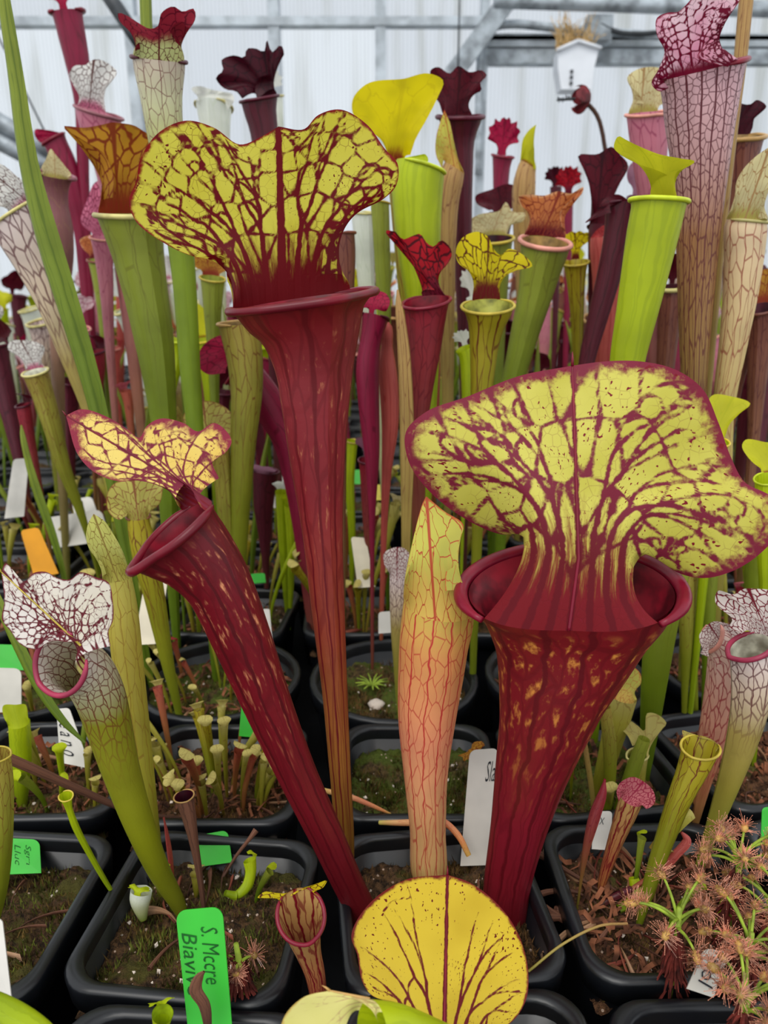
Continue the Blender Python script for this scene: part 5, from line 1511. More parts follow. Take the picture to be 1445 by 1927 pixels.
P('green_edge_pitcher_plant', 'short pale green nodding pitcher at the edge beside the grey tag', [(40, 1480, 28), (40, 1430, 36), (38, 1390, 38), (36, 1360, 38)], (0.42, 0.42), -60, 'lime', tilt=0.1,
  hood=dict(m='limeflap', res=(41, 24), arc=(60, 85), tilt=10, cup=-0.1, out=[(18, 1366), (8, 1352), (6, 1328), (30, 1326), (48, 1326), (52, 1340), (54, 1362)]))
P('near_edge_pitcher_plant', 'yellowish pitcher tube standing at the very edge beside the green tag', [(-14, 1740, 20), (-2, 1660, 32), (4, 1560, 38), (0, 1470, 46), (-8, 1420, 50)], (0.315, 0.315), 60, 'olive', tilt=0.1, lip=(2, 'olive', 0.5))
P('bottom_lime_pitcher_plant', 'smooth lime tube entering the bottom corner with a torn brown tip', [(-60, 1885, 60), (0, 1905, 58), (60, 1935, 50), (120, 1985, 40)], (0.20, 0.19), 0, 'lime', tilt=0.1, extend=False)
P('rusty_fan_pitcher_plant', 'slim green pitcher with a rusty brown fan hood behind the mauve star', [(206, 760, 14), (200, 660, 18), (192, 560, 24), (186, 505, 32), (184, 490, 36)], 0.92, 10, 'green', lip=(2, 'brown', 0.6),
  hood=dict(m='copper', res=(41, 24), arc=(180, 45), tilt=15, rip=0.05, rf=5, out=[(172, 482), (158, 470), (150, 452), (162, 444), (184, 442), (204, 446), (216, 458), (208, 474), (194, 484)]))
P('pink_net_hood_pitcher_plant', 'pink netted ruffled hood peeping behind the orange-hooded pitcher', [(206, 640, 18), (200, 540, 26), (194, 470, 36), (192, 448, 42)], 0.84, 10, 'pinktube', lip=(2, 'pink', 0.6),
  hood=dict(m='pinknet', res=(41, 24), arc=(180, 45), tilt=5, rip=0.06, rf=5, out=[(170, 436), (152, 420), (156, 396), (166, 370), (178, 344), (194, 338), (206, 360), (222, 372), (232, 400), (222, 424), (208, 440)]))
P('orange_scrap_pitcher_plant', 'small pitcher with an orange hood edge showing under the yellow netted hood', [(404, 760, 16), (402, 660, 24), (400, 580, 34), (400, 540, 42), (400, 524, 46)], 0.74, 10, 'green', lip=(2, 'olive', 0.6),
  hood=dict(m='orange', res=(41, 24), arc=(180, 45), tilt=15, out=[(386, 510), (366, 502), (350, 484), (372, 474), (404, 476), (430, 486), (432, 504), (416, 514)]))
P('pale_green_pitcher_plant', 'pale green tube fading to white beside the lime pitcher', [(712, 760, 18), (700, 640, 24), (690, 540, 32), (684, 440, 38), (682, 400, 42)], 0.76, 30, 'whitefrost', lip=(2, 'cream', 0.4), tilt=0.2, hood=dict(m='whiteplain', w=56, l=50, shape='ruff', bend=20))
P('plain_green_tube_pitcher_plant', 'plain green tube standing just left of the lime pitcher', [(726, 760, 16), (724, 640, 22), (720, 520, 28), (716, 420, 32), (714, 380, 34)], 0.72, 100, 'green', lip=(2, 'olive', 0.4), tilt=0.2)
P('rust_side_pitcher_plant', 'brownish pitcher flank beside the mouth of the tall red pitcher', [(640, 760, 30), (640, 640, 44), (638, 540, 58), (636, 470, 66), (634, 440, 66)], 0.62, 160, 'brown', lip=(3, 'brown', 0.5), tilt=0)
#@@MORE
# ------------------------------------------------------------------ nursery tags
TAGM = {k: plain('plastic_tag_' + k, v, 0.45, 0.4, 0.06, 25.0) for k, v in dict(
    green=(44, 172, 40), white=(206, 202, 194), grey=(186, 182, 172), orange=(222, 150, 20), cream=(216, 206, 182), yellow=(206, 190, 60)).items()}
M_INK = plain('faded_ink', (18, 84, 28), 0.7, 0.2, 0.2, 60.0)
M_INKB = plain('black_ink', (40, 42, 48), 0.7, 0.2, 0.2, 60.0)


def plant_tag(label, q, Y, col, text=None, ink=None, thick=0.0008):
    """q = four corners in the photograph (top left, top right, bottom right, bottom left); Y = (top, bottom) distance"""
    c = [atY(x, y, Y[0] if i < 2 else Y[1]) for i, (x, y) in enumerate(q)]
    tl, tr, brr, bl = c
    root = empty('plant_tag', (bl + brr) / 2, label, 'plant tag')
    org = (bl + brr) / 2
    nv = nrm(np.cross(tr - tl, bl - tl))
    if np.dot(nv, CAM - tl) < 0:
        nv = -nv

    def uv(u, v):           # u right, v down
        return (tl * (1 - u) + tr * u) * (1 - v) + (bl * (1 - u) + brr * u) * v
    w, hgt = np.linalg.norm(tr - tl), np.linalg.norm(bl - tl)
    r = min(w, hgt) * 0.22
    poly = []
    for (cu, cv, a0) in ((r / w, r / hgt, pi), (1 - r / w, r / hgt, 1.5 * pi)):
        for k in range(6):
            a = a0 + k / 5 * pi / 2
            poly.append(uv(cu + cos(a) * r / w, cv + sin(a) * r / hgt))
    poly += [uv(1, 1.12), uv(0, 1.12)]
    poly = np.array(poly)
    n = len(poly)
    V = np.concatenate([poly, poly - nv * thick])
    MB().add(V, [[i, (i + 1) % n, n + (i + 1) % n, n + i] for i in range(n)],
             [[0, i, i + 1] for i in range(1, n - 1)] + [[n, n + i + 1, n + i] for i in range(1, n - 1)]).build('plate', TAGM[col], root, False, org)
    for (st, u0, v0, u1, v1, rot) in (text or []):
        cu = bpy.data.curves.new('lettering', 'FONT')
        cu.body = st
        cu.resolution_u = 2
        cu.offset = -0.004
        cu.shear = 0.25
        to = bpy.data.objects.new('lettering', cu)
        me = bpy.data.meshes.new_from_object(to)
        bpy.data.objects.remove(to)
        co = np.zeros(len(me.vertices) * 3)
        me.vertices.foreach_get('co', co)
        co = co.reshape(-1, 3)
        a = (co[:, 0] - co[:, 0].min()) / max(1e-6, np.ptp(co[:, 0]))
        b = (co[:, 1] - co[:, 1].min()) / max(1e-6, np.ptp(co[:, 1]))
        if rot:     # reads top to bottom
            U, Vv = u0 + (u1 - u0) * b, v0 + (v1 - v0) * a
        else:
            U, Vv = u0 + (u1 - u0) * a, v1 + (v0 - v1) * b
        W = np.array([uv(x, y) for x, y in zip(U, Vv)]) + nv * 0.0003 - org
        me.vertices.foreach_set('co', W.ravel())
        me.materials.append(ink or M_INK)
        me.update()
        link(bpy.data.objects.new('lettering', me), root)
    return root


plant_tag('large bright green tag with handwriting at the bottom, leaning in the front pot', [(330, 1714), (418, 1706), (436, 1926), (353, 1932)], (0.265, 0.242), 'green',
          [('S. Mccre', 0.50, 0.16, 0.86, 0.66, True), ('Biavive', 0.08, 0.20, 0.40, 0.74, True)])
plant_tag('small green tag at the rear of the mossy corner pot', [(10, 1577), (74, 1580), (77, 1636), (12, 1638)], (0.366, 0.352), 'green', [('Lluc', 0.26, 0.2, 0.44, 0.85, True), ('Sgra', 0.54, 0.2, 0.74, 0.85, True)])
plant_tag('small green tag standing behind the dead brown pitcher', [(371, 1572), (428, 1562), (436, 1616), (379, 1624)], (0.37, 0.358), 'green', [('Sar', 0.3, 0.15, 0.7, 0.4, False)])
plant_tag('long white tag leaning behind the giant red stem', [(884, 1412), (938, 1408), (922, 1604), (868, 1606)], (0.39, 0.365), 'white', [('Sla', 0.62, 0.12, 0.95, 0.32, False)], M_INKB)
plant_tag('white tag with faded writing behind the white netted pitcher', [(106, 1334), (130, 1332), (166, 1434), (112, 1424)], (0.445, 0.425), 'white', [('e a n o', 0.10, 0.30, 0.55, 0.95, True)], M_INKB)
plant_tag('grey tag leaning among the sundews with black handwriting', [(1326, 1784), (1372, 1792), (1346, 1868), (1296, 1852)], (0.262, 0.25), 'grey', [('Rol', 0.25, 0.2, 0.85, 0.95, True)], M_INKB)
plant_tag('white tag edge in the lower corner', [(-30, 1728), (4, 1730), (22, 1884), (-14, 1890)], (0.262, 0.245), 'white')
plant_tag('small white tag behind the rose-hooded pitcher', [(1118, 1527), (1152, 1526), (1150, 1592), (1114, 1590)], (0.375, 0.36), 'white', [('X', 0.3, 0.2, 0.6, 0.4, False)], M_INKB)
plant_tag('orange tag leaning near the green leaf blade', [(38, 998), (72, 992), (106, 1070), (62, 1078)], (0.70, 0.69), 'orange')
plant_tag('wide grey tag lying tilted on the rear pots', [(78, 976), (190, 958), (206, 1010), (96, 1026)], (0.80, 0.78), 'grey')
plant_tag('small square white tag above the wide grey tag', [(134, 940), (172, 934), (183, 964), (140, 968)], (0.86, 0.84), 'white')
plant_tag('tall white tag at the edge beside the bright green leaf blade', [(25, 864), (54, 862), (46, 960), (10, 964)], (0.86, 0.84), 'white')
plant_tag('stained white tag behind the slim veined pitcher', [(274, 1084), (316, 1088), (300, 1198), (254, 1200)], (0.56, 0.54), 'cream')
plant_tag('small white tag beside the white netted head of the small pitcher', [(712, 1152), (738, 1150), (740, 1186), (712, 1188)], (0.60, 0.595), 'white')
plant_tag('narrow white tag edge right of the leaning crimson tube', [(494, 1146), (507, 1146), (513, 1210), (500, 1214)], (0.60, 0.59), 'white')
plant_tag('pale tag behind the dark wine pitcher between the red tubes', [(520, 886), (550, 890), (546, 950), (514, 948)], (0.84, 0.82), 'white')
plant_tag('cream tag standing right of the tall red tube', [(660, 1010), (688, 1012), (704, 1094), (672, 1096)], (0.68, 0.66), 'cream')
plant_tag('little green tag far behind the tall red tube', [(666, 884), (681, 884), (681, 908), (667, 908)], (0.95, 0.94), 'green')
plant_tag('little green tag lying low between the two red tubes', [(470, 1080), (498, 1078), (500, 1094), (472, 1096)], (0.70, 0.69), 'green')
plant_tag('green tag hidden behind the leaning crimson tube among juveniles', [(455, 1320), (482, 1325), (488, 1382), (450, 1378)], (0.46, 0.45), 'green')
plant_tag('green tag at the far edge above the sundews', [(1434, 1520), (1462, 1516), (1462, 1582), (1432, 1570)], (0.37, 0.36), 'green')
plant_tag('green tag at the edge under the arching leaf blade', [(-20, 1212), (46, 1214), (46, 1256), (-20, 1256)], (0.53, 0.52), 'green')
plant_tag('grey tag at the edge below the green one', [(-20, 1256), (40, 1258), (40, 1330), (-20, 1332)], (0.49, 0.475), 'grey')
plant_tag('yellow tag piece behind the rose-pink pitcher', [(704, 912), (720, 912), (720, 938), (706, 938)], (0.90, 0.89), 'yellow')

# ------------------------------------------------------------------ clumps of juvenile pitchers and dead leaves
def mini(parent, b, h, lean, az, r, tm, hm, part='pitcher', hood=True, curl=0.5):
    d = np.array([cos(az), sin(az), 0])
    pts, rr = [], []
    for t in (0, 0.25, 0.5, 0.75, 0.92, 1.0):
        pts.append(np.asarray(b) + d * (lean * h * (t ** 1.6 if curl > 0 else t)) + np.array([0, 0, h * t * (1 - 0.12 * curl * t)]))
        rr.append(r * (0.35 + 0.65 * t ** 1.3) * (1.15 if t == 1.0 else 1))
    sp = dict(m=hm, w=r * 3.4, l=r * 3.0, shape='flap', bend=95, res=(11, 7), rip=0.02) if hood else None
    fr = -d if random.random() < 0.5 else np.array([random.uniform(-1, 1), random.uniform(-1, 0.3), 0.0])
    return pitcher3d('x', 'x', np.array(pts), np.array(rr), nrm(fr + [1e-3, 0, 0]), TM[tm], sp, None, 0.1, 0.2, 12, 12, parent=parent, part=part)


def dead(parent, b, az, L, r):
    """a curled dry pitcher lying on the soil"""
    d = np.array([cos(az), sin(az), 0])
    n = np.array([-sin(az), cos(az), 0])
    k = random.uniform(-0.9, 0.9)
    lift = random.uniform(0.05, 0.55)
    pts = [np.asarray(b) + d * L * t + n * L * k * t * t + np.array([0, 0, 0.002 + L * lift * t * (1.25 - t)]) for t in (0, 0.3, 0.6, 0.85, 1.0)]
    return pitcher3d('x', 'x', np.array(pts), np.array([0.3, 0.6, 0.9, 1.2, 1.5]) * r, nrm(n + [0, 0, 0.3]), TM[random.choice(['dead', 'dead', 'deadpale', 'deadred'])], None, None, 0.3, 0.4, 8, 9, parent=parent, part='dead_leaf', flat=0.35)


def clump(label, x, y, spread, n, h, kinds, nd=0, r=0.0026, lean=0.35, dl=(0.02, 0.045), dr=0.0017):
    root = empty('juvenile_pitcher_plant', (x, y, SOIL), label, 'pitcher plant')
    for i in range(n):
        a = random.uniform(0, 2 * pi)
        q = spread * math.sqrt(random.random())
        tm, hm = random.choice(kinds)
        mini(root, (x + cos(a) * q, y + sin(a) * q, SOIL - 0.002), h * random.uniform(0.55, 1.15), lean * random.uniform(0.2, 1.3), a + random.uniform(-0.6, 0.6), r * random.uniform(0.7, 1.2), tm, hm)
    for i in range(nd):
        a = random.uniform(0, 2 * pi)
        q = spread * 1.25 * math.sqrt(random.random())
        dead(root, (x + cos(a) * q * 0.6, y + sin(a) * q * 0.6, SOIL), a + random.uniform(-0.9, 0.9), random.uniform(*dl), dr * random.uniform(0.6, 1.3))
    return root


JY = [('juvenile', 'juvenile'), ('juvenile', 'juvenile'), ('yellownet', 'juvenile'), ('juvenilered', 'juvenile')]
JG = [('lime', 'limeflap'), ('juvenile', 'juvenile'), ('green', 'limeflap')]
JR = [('juvenilered', 'twored'), ('redgreen', 'rosenet'), ('juvenile', 'juvenile')]
clump('crowd of small yellow juvenile pitchers with dry leaves left of the crimson stem', -0.112, 0.43, 0.042, 32, 0.062, JY, 26)
clump('short yellow-green juvenile pitchers among litter crossed by the brown stalk', -0.215, 0.435, 0.042, 16, 0.05, JY + JG, 22)
clump('brown dry pitchers heaped around the striped stems in the pot beside the sundew', 0.138, 0.325, 0.036, 5, 0.035, JG, 52, dl=(0.02, 0.045), dr=0.0018)
clump('dry brown pitchers in the edge pot below the netted pitchers', 0.250, 0.445, 0.04, 4, 0.04, JR, 34)
clump('few yellowish juveniles at the foot of the yellowish clump behind the giant stem', 0.137, 0.437, 0.035, 9, 0.06, JY + JG, 16)
clump('small reddish juveniles and litter in the wet mossy round pot', -0.135, 0.556, 0.05, 14, 0.06, JR + JY, 20)
clump('litter and short stubs in the round pot between peach and giant pitchers', 0.150, 0.56, 0.04, 5, 0.05, JR, 14)
clump('slim juveniles at the edge in the round pot under the green tubes', 0.30, 0.57, 0.045, 10, 0.10, JR + JG, 16)
clump('short stubs in the round pot hidden by the white netted hood', -0.285, 0.56, 0.045, 12, 0.06, JY + JR, 14)
clump('withered stubs and one green hook in the pot behind the big green tag', -0.095, 0.325, 0.032, 3, 0.028, JG, 12, dl=(0.012, 0.03))
clump('dry scraps in the mossy corner pot', -0.215, 0.315, 0.03, 0, 0.03, JG, 7, dl=(0.012, 0.03))
clump('dry scraps around the stems of the two great red pitchers', 0.04, 0.325, 0.035, 0, 0.03, JG, 9, dl=(0.01, 0.022), dr=0.0013)
xq = random.Random(3)
for i, (x_, y_) in enumerate(POTS):
    if y_ > 0.95 or abs(x_) > 0.56 * y_:
        continue
    side = zone(x_, y_)
    c = clump('short juveniles and dead leaves in a rear pot ' + side, x_, y_, 0.045, xq.randint(8, 13), xq.uniform(0.06, 0.11), xq.choice([JY, JG, JR, JR + JG]), 9, r=0.0038)
    c['group'] = 'juvenile clumps ' + side

# dead brown standing pitcher and loose stems
P('dead_brown_pitcher_plant', 'dead brown pitcher standing with a torn open mouth behind the big tag', [(384, 1712, 8), (376, 1650, 12), (364, 1580, 18), (354, 1530, 28), (346, 1498, 36)], (0.33, 0.34), 10, 'dead', lip=(1.5, 'tan', 0.2), tilt=0.2, throat='maroon')
P('hooked_lime_pitcher_plant', 'small lime-green hooked pitcher lying curved on the peat', [(424, 1680, 10), (446, 1684, 16), (464, 1668, 20), (472, 1640, 20), (470, 1618, 24)], (0.325, 0.335), -70, 'lime', tilt=0.2, extend=False, hood=dict(m='limeflap', w=30, l=22, shape='flap', bend=90))
P('dried_leaf', 'curled dark brown dead leaf in front of the big green tag', [(392, 1936, 14), (384, 1890, 22), (368, 1862, 24), (376, 1836, 16), (384, 1828, 6)], (0.235, 0.238), 40, 'dead', tilt=0.2, extend=False, cat='leaf', flat=0.4)
P('dead_stick', 'thin brown dead stem leaning to the rear rim behind the big green tag', [(420, 1650, 4), (445, 1610, 6), (470, 1578, 8), (482, 1562, 12)], (0.335, 0.352), 0, 'dead', tilt=0, extend=False, cat='stem')
P('dry_straw_stem', 'pale dry stem lying across the moss pot from the tall red stem', [(604, 1486, 9), (660, 1500, 10), (700, 1516, 8), (735, 1532, 4)], (0.385, 0.392), 0, 'peach', tilt=0, extend=False, cat='stem', keel=0)
P('pale_root_stem', 'pale flaky stem arching over the rim behind the peach pitcher', [(714, 1548, 8), (770, 1548, 12), (830, 1544, 12), (862, 1572, 12), (882, 1610, 10)], (0.378, 0.352), 0, 'peach', tilt=0, extend=False, cat='stem', keel=0)
P('orange_dry_leaf', 'orange dry leaf blade standing beside the yellow-green blade pitcher', [(326, 1664, 7), (320, 1610, 12), (314, 1570, 9), (308, 1538, 2)], (0.342, 0.345), 40, 'salmon', tilt=0, extend=False, cat='leaf', flat=0.4)
P('white_shoot_pitcher_plant', 'pale withered pitcher head with green streaks left of the big green tag', [(270, 1730, 14), (266, 1712, 26), (264, 1692, 38), (266, 1676, 40)], (0.322, 0.325), 160, 'whitefrost', tilt=0.1, extend=False, hood=dict(m='limeflap', w=44, l=30, shape='ruff', bend=120, rip=0.1))
P('bottom_shoot_pitcher_plant', 'small lime shoot with a ruffled head at the bottom edge left of the green tag', [(304, 1950, 20), (304, 1925, 32), (306, 1908, 40)], (0.235, 0.235), 20, 'lime', tilt=0.1, extend=False, throat='lime', hood=dict(m='limeflap', w=50, l=26, shape='ruff', bend=60, rip=0.1))
P('grass_blade', 'thin dry grass blade arching from the round yellow hood to the sundew', [(994, 1828, 2), (1060, 1776, 2.5), (1130, 1742, 3), (1180, 1738, 2)], (0.27, 0.285), 0, 'tan', tilt=0, extend=False, keel=0, cat='grass blade')
P('rear_lime_pair_pitcher_plant', 'slim lime pitcher with a white cap between the two red tubes', [(540, 1150, 8), (534, 1050, 16), (530, 960, 20), (530, 925, 24)], 0.70, 10, 'lime', tilt=0.2, hood=dict(m='whiteplain', w=34, l=24, shape='flap', bend=60))
P('rear_lime_twin_pitcher_plant', 'second slim lime pitcher close to the tall red tube', [(546, 1150, 8), (548, 1060, 14), (546, 980, 18), (544, 950, 20)], 0.69, 10, 'lime', tilt=0.2, hood=dict(m='limeflap', w=28, l=20, shape='flap', bend=60))
P('rear_wine_pitcher_plant', 'squat dark wine pitcher low between the two red tubes', [(500, 1060, 14), (498, 1000, 26), (496, 950, 38), (498, 910, 44), (500, 886, 48)], 0.74, 160, 'maroon', lip=(2, 'maroon', 0.5), tilt=0, hood=dict(m='purple', w=56, l=20, shape='flap', bend=80))
P('rear_rose_stem_pitcher_plant', 'thin lime stem pitcher right behind the tall red tube', [(662, 1100, 8), (662, 1000, 14), (658, 900, 18), (662, 830, 22)], 0.72, 30, 'lime', tilt=0.2, lip=(1.5, 'olive', 0.4))
P('rear_striped_pitcher_plant', 'slender brown-green pitcher with a wine collar right of the tall red tube', [(700, 1140, 8), (696, 1050, 16), (692, 960, 22), (690, 890, 26), (690, 866, 30)], 0.68, 0, 'redgreen', tilt=0.2, lip=(2, 'maroon', 0.4), hood=dict(m='purple', w=44, l=40, shape='fan', bend=10))
P('rear_pale_cap_pitcher_plant', 'thin yellow pitcher with a pale cap beside the peach pitcher', [(704, 1100, 8), (722, 1040, 12), (738, 980, 16), (744, 948, 20)], 0.66, -20, 'juvenile', tilt=0.2, hood=dict(m='cream', w=36, l=26, shape='flap', bend=70))

pb = MB()
for lab, px, py, r in (('white pebble on the peat in the pot behind the big green tag', 514, 1592, 0.0032), ('tan pebble on the moss in the round pot behind the tall red tube', 708, 1326, 0.005),
                       ('pale pebble behind the peach pitcher in the round pot', 890, 1612, 0.003)):
    c = atZ(px, py, SOIL + r * 0.6)
    u = np.linspace(0.01, pi - 0.01, 8)
    v = np.linspace(0, 2 * pi, 13)
    U, Vv = np.meshgrid(u, v)
    w = 1 + 0.14 * np.sin(3 * U + px) * np.cos(2 * Vv)
    G = np.stack([np.sin(U) * np.cos(Vv) * 1.3 * w, np.sin(U) * np.sin(Vv) * w, np.cos(U) * 0.9 * w], -1) * r
    o = grid_obj('pebble', G, M_PERL)
    o.location = c
    tag(o, lab, 'pebble')

# ------------------------------------------------------------------ sundews
M_SDG = plain('sundew_green', (150, 172, 60), 0.5, 0.3, 0.2, 120.0, 0.25)
M_SDP = plain('sundew_paddle', (186, 148, 80), 0.45, 0.4, 0.25, 160.0, 0.3)
M_SDH = plain('sundew_hair', (198, 138, 112), 0.3, 0.5, 0.3, 200.0, 0.3)
M_SDD = plain('sundew_dead_stem', (84, 34, 28), 0.8, 0.2, 0.4, 160.0)


def sundew(label, px, py, Y, hpx, n, reach, seed):
    rg = random.Random(seed)
    top = atY(px, py, Y)
    base = np.array([top[0] + 0.002, Y + 0.002, SOIL])
    k = mpp(top)
    root = empty('sundew_plant', base, label, 'sundew')
    # shaggy dead skirt and stem
    sk = MB()
    for i in range(150):
        a = rg.uniform(0, 2 * pi)
        t = rg.random() ** 0.7
        z = base * (1 - t) + (top - [0, 0, hpx * k * 0.3]) * t
        rad = 0.0105 * (1 - 0.5 * t) * rg.uniform(0.5, 1.1)
        s0 = z + np.array([cos(a), sin(a), 0]) * rad * 0.3
        s1 = z + np.array([cos(a), sin(a), 0]) * rad + [0, 0, -rg.uniform(0.004, 0.014)]
        sk.sweep(np.stack([s0, (s0 + s1) / 2 + [0, 0, 0.002], s1]), [0.0008, 0.0007, 0.0003], 4, False)
    sk.build('dead_skirt', M_SDD, root, False, base)['kind'] = 'stuff'
    MB().sweep(np.stack([base, base * 0.5 + top * 0.5 + [0.001, 0, 0], top + [0, 0, 0.004]]), [0.0016, 0.002, 0.0012], 8).build('stem', M_SDG, root, True, base)
    for i in range(n):
        a = i * 2.4 + rg.uniform(-0.3, 0.3)
        el = rg.uniform(-0.2, 0.9)
        L = reach * k * rg.uniform(0.6, 1.05)
        d = np.array([cos(a) * cos(el), sin(a) * cos(el), sin(el)])
        p0 = top + [0, 0, -rg.uniform(0, 0.008)]
        pts = [p0, p0 + d * L * 0.4 + [0, 0, L * 0.14], p0 + d * L * 0.75 + [0, 0, L * 0.12], p0 + d * L]
        C = catmull(np.array(pts), 12)
        lf = MB().sweep(C[:9], np.linspace(0.0008, 0.0006, 9), 6).build('leaf', M_SDG, root, True, base)
        pd = C[8:]
        MB().sweep(pd, [0.0010, 0.0018, 0.0018, 0.0011], 8).build('paddle', M_SDP, lf, True, base)
        hr = MB()
        for j in range(70):
            t = rg.random()
            q = pd[0] * (1 - t) + pd[-1] * t
            v = nrm([rg.gauss(0, 1), rg.gauss(0, 1), rg.gauss(0.4, 1)])
            v = nrm(v - d * np.dot(v, d) * 0.7)
            ln = rg.uniform(0.003, 0.008)
            e = q + v * ln + d * 0.001
            hr.sweep(np.stack([q, e]), [0.00015, 0.00009], 3, False)
            oc = np.array([[1, 0, 0], [-1, 0, 0], [0, 1, 0], [0, -1, 0], [0, 0, 1], [0, 0, -1]], float) * 0.00026
            hr.add(oc + e, None, [[0, 2, 4], [2, 1, 4], [1, 3, 4], [3, 0, 4], [2, 0, 5], [1, 2, 5], [3, 1, 5], [0, 3, 5]])
        hr.build('sticky_hair', M_SDH, lf, False, base)['kind'] = 'stuff'
    return root


sundew('sundew with sticky paddle leaves standing on a dark shaggy stem before the dead leaves', 1277, 1722, 0.272, 90, 9, 105, 1)
sundew('tall fuzzy sundew near the edge above the grey tag', 1392, 1610, 0.300, 110, 14, 100, 2)
sundew('fuzzy sundew at the edge right of the grey tag', 1412, 1770, 0.262, 90, 12, 105, 3)
sundew('lowest green-armed sundew in the bottom corner', 1405, 1880, 0.232, 70, 12, 110, 4)
sundew('reddish sundew at the very edge behind the others', 1450, 1690, 0.290, 90, 11, 90, 5)
sundew('withered dark red sundew beside the big green tag', 445, 1790, 0.266, 60, 3, 45, 6)
# tiny rosette in the round pot
c = atZ(700, 1292, SOIL + 0.004)
rr_ = empty('sundew_rosette', c - np.array([0, 0, 0.004]), 'tiny bright green star-shaped rosette in the round pot', 'sundew')
for k in range(13):
    a = k * 2.4
    e = c + np.array([cos(a), sin(a), 0.35]) * 0.014
    MB().sweep(np.stack([c, (c + e) / 2 + [0, 0, 0.002], e]), [0.0007, 0.0009, 0.0004], 5).build('leaf', M_SDG, rr_, True, c - np.array([0, 0, 0.004]))

# nodding flower against the wall
fb = atY(1150, 700, 1.15)
fb[2] = SOIL
fp = [fb, atY(1150, 420, 1.15), atY(1140, 290, 1.15), atY(1122, 215, 1.15), atY(1104, 196, 1.15), atY(1094, 196, 1.15)]
fl0 = empty('nodding_flower', fb, 'wilted maroon flower nodding on a thin stalk in front of the wall', 'flower')
MB().sweep(catmull(np.array(fp), 40), 0.003, 8).build('stalk', TM['dead'], fl0, True, fb)
fc_ = atY(1096, 186, 1.15)
M_PET = plain('maroon_petal', (110, 40, 46), 0.6, 0.3, 0.3, 60.0, 0.2)
for k in range(5):
    a = k * 2 * pi / 5 + 0.4
    g = np.linspace(0, 1, 7)
    U, W = np.meshgrid(g, np.linspace(-1, 1, 7), indexing='ij')
    wd = 0.010 * np.sin(np.clip(U * 2.6 + 0.3, 0, pi)) + 0.001
    rad = 0.006 + 0.010 * np.sin(U * 2.2)
    X = rad * cos(a) - W * wd * sin(a)
    Z = rad * sin(a) + W * wd * cos(a)
    G = np.stack([fc_[0] - 0.022 * U + 0.010, fc_[1] + X, fc_[2] + Z], -1)
    grid_obj('petal', G, M_PET, fl0, None, fb)
sp_ = MB()
for k in range(24):
    t = k / 24
    b = fc_ + [-0.012 - 0.022 * t, 0, 0.0]
    e = b + [-0.002, random.uniform(-.005, .005), random.uniform(-.006, .006)]
    sp_.sweep(np.stack([b, e]), [0.001, 0.0004], 4)
sp_.sweep(np.stack([fc_ + [-0.01, 0, 0], fc_ + [-0.035, 0, -0.002]]), [0.002, 0.001], 6)
sp_.build('style', M_DARKM, fl0, False, fb)

# ------------------------------------------------------------------ the crowd at the back: one prototype per kind, then copies
KINDS = [
    ('white_top', 'white-topped pitcher in the back crowd', 'darknet', 'whitenet', 'cream', 'ruff', 25),
    ('crimson', 'crimson pitcher in the back crowd', 'magenta', 'magenta', 'crimson', 'ruff', 30),
    ('lime', 'lime-green pitcher in the back crowd', 'lime', 'limeyellow', 'lime', 'cordate', 60),
    ('maroon', 'dark maroon pitcher in the back crowd', 'maroon', 'maroon', 'maroon', 'cordate', 50),
    ('rose', 'rose-pink striped pitcher in the back crowd', 'pinktube', 'palepink', 'pink', 'fan', 20),
    ('copper', 'coppery brown pitcher in the back crowd', 'brown', 'copper', 'tan', 'cordate', 55),
    ('olive', 'olive green pitcher in the back crowd', 'green', 'olivenet', 'olive', 'cordate', 65),
    ('salmon', 'salmon pitcher in the back crowd', 'salmon', 'twored', 'pink', 'flap', 75),
    ('frost', 'frosty white pitcher in the back crowd', 'whitefrost', 'whiteplain', 'cream', 'ruff', 30),
]
PROTO = []
for (kn, lb, tm, hm, lm, shp, bend) in KINDS:
    for v in range(2):
        h = 0.30
        lean = (0.03, -0.05)[v]
        C = np.array([[lean * t * t, 0.0, SOIL - 0.004 + h * t] for t in (0, 0.2, 0.45, 0.7, 0.85, 0.95, 1.0)])
        R = np.array([0.004, 0.006, 0.009, 0.0135, 0.0165, 0.0185, 0.022])
        o = pitcher3d(kn + '_crowd_pitcher_plant', lb, C, R, np.array([0.0, -1, 0]), TM[tm],
                      dict(m=hm, w=0.062, l=0.060, shape=shp, bend=bend, res=(21, 13), rip=0.06, rf=5, ph=v), (0.002, lm, 0.6), 0.1, 0.2, 16, 14)
        o['group'] = lb.split(' in the')[0] + 's at the back'
        PROTO.append(o)
used = set()


def copy_tree(o, parent=None):
    c = o.copy()
    COL.objects.link(c)
    c.parent = parent
    for ch in o.children:
        copy_tree(ch, c)
    return c


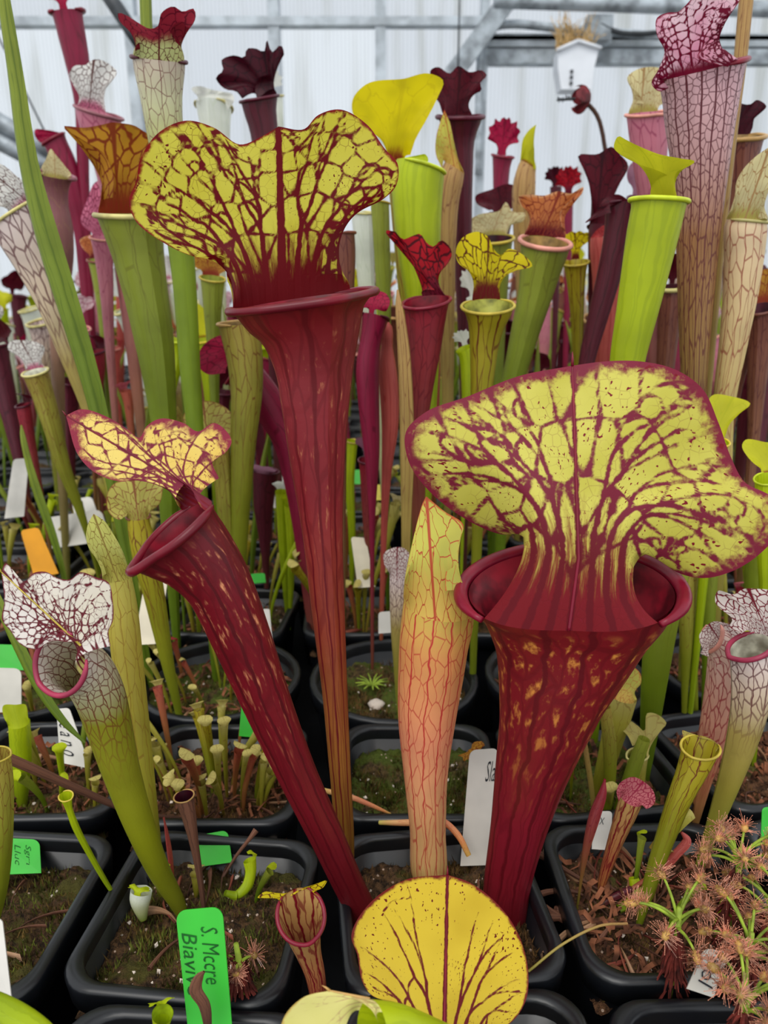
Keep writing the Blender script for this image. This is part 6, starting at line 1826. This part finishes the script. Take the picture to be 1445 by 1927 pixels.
cr = random.Random(17)
count = 0
for (x_, y_) in POTS:
    if y_ < 0.92:
        continue
    outer = abs(x_) > 0.53 * y_ + 0.04
    if outer and cr.random() < 0.4:
        continue
    fam = cr.randrange(len(KINDS))
    az = cr.uniform(0, 6.28)
    for q in range(cr.choice([1, 2, 2]) if y_ < 2.0 and not outer else 1):
        k = fam * 2 + cr.randrange(2)
        o = PROTO[k] if k not in used else copy_tree(PROTO[k])
        used.add(k)
        o.location = (x_ + cos(az + q * pi) * 0.03, y_ + sin(az + q * pi) * 0.03, SOIL - 0.004)
        sc = cr.uniform(0.55, 1.0) if y_ < 1.7 else cr.uniform(0.6, 1.25)
        o.scale = (sc * cr.uniform(0.8, 1.0), sc * cr.uniform(0.8, 1.0), sc)
        o.rotation_euler = (cr.uniform(-0.06, 0.06), cr.uniform(-0.08, 0.08), cr.uniform(-2.2, 2.2))
        sz = 'short ' if sc < 0.75 else ''
        base = KINDS[fam][1].split(' in the')[0]
        o['label'] = sz + base + ' in the back crowd ' + zone(x_, y_)
        o['group'] = base + 's at the back'
        count += 1
# thin leaf blades between them
bl = []
for v in range(2):
    C = np.array([[0.02 * (v * 2 - 1) * t * t, 0, SOIL - 0.004 + 0.28 * t] for t in (0, 0.3, 0.6, 0.85, 1.0)])
    bl.append(pitcher3d('leaf_blade', 'thin upright green leaf blade in the back crowd', C, np.array([0.003, 0.005, 0.0055, 0.004, 0.0005]), np.array([0, -1.0, 0]), TM['plaingreen'], None, None, 0.5, 0, 10, 12, cat='leaf', group='thin leaf blades at the back', flat=0.45))
for i in range(110):
    o = bl[i] if i < 2 else copy_tree(bl[cr.randrange(2)])
    for _ in range(50):
        xb, yb = POTS[cr.randrange(len(POTS))]
        if 0.75 < yb < 2.2 and abs(xb) < 0.54 * yb and (xb < -0.1 * yb or cr.random() < 0.35):
            break
    o.location = (xb + cr.uniform(-0.035, 0.035), yb + cr.uniform(-0.035, 0.035), SOIL - 0.004)
    sc = cr.uniform(0.55, 1.15)
    o.scale = (sc, sc, sc)
    o.rotation_euler = (cr.uniform(-0.25, 0.25), cr.uniform(-0.3, 0.3), cr.uniform(0, 6.28))
    o['label'] = 'thin upright green leaf blade in the back crowd ' + zone(xb, yb)
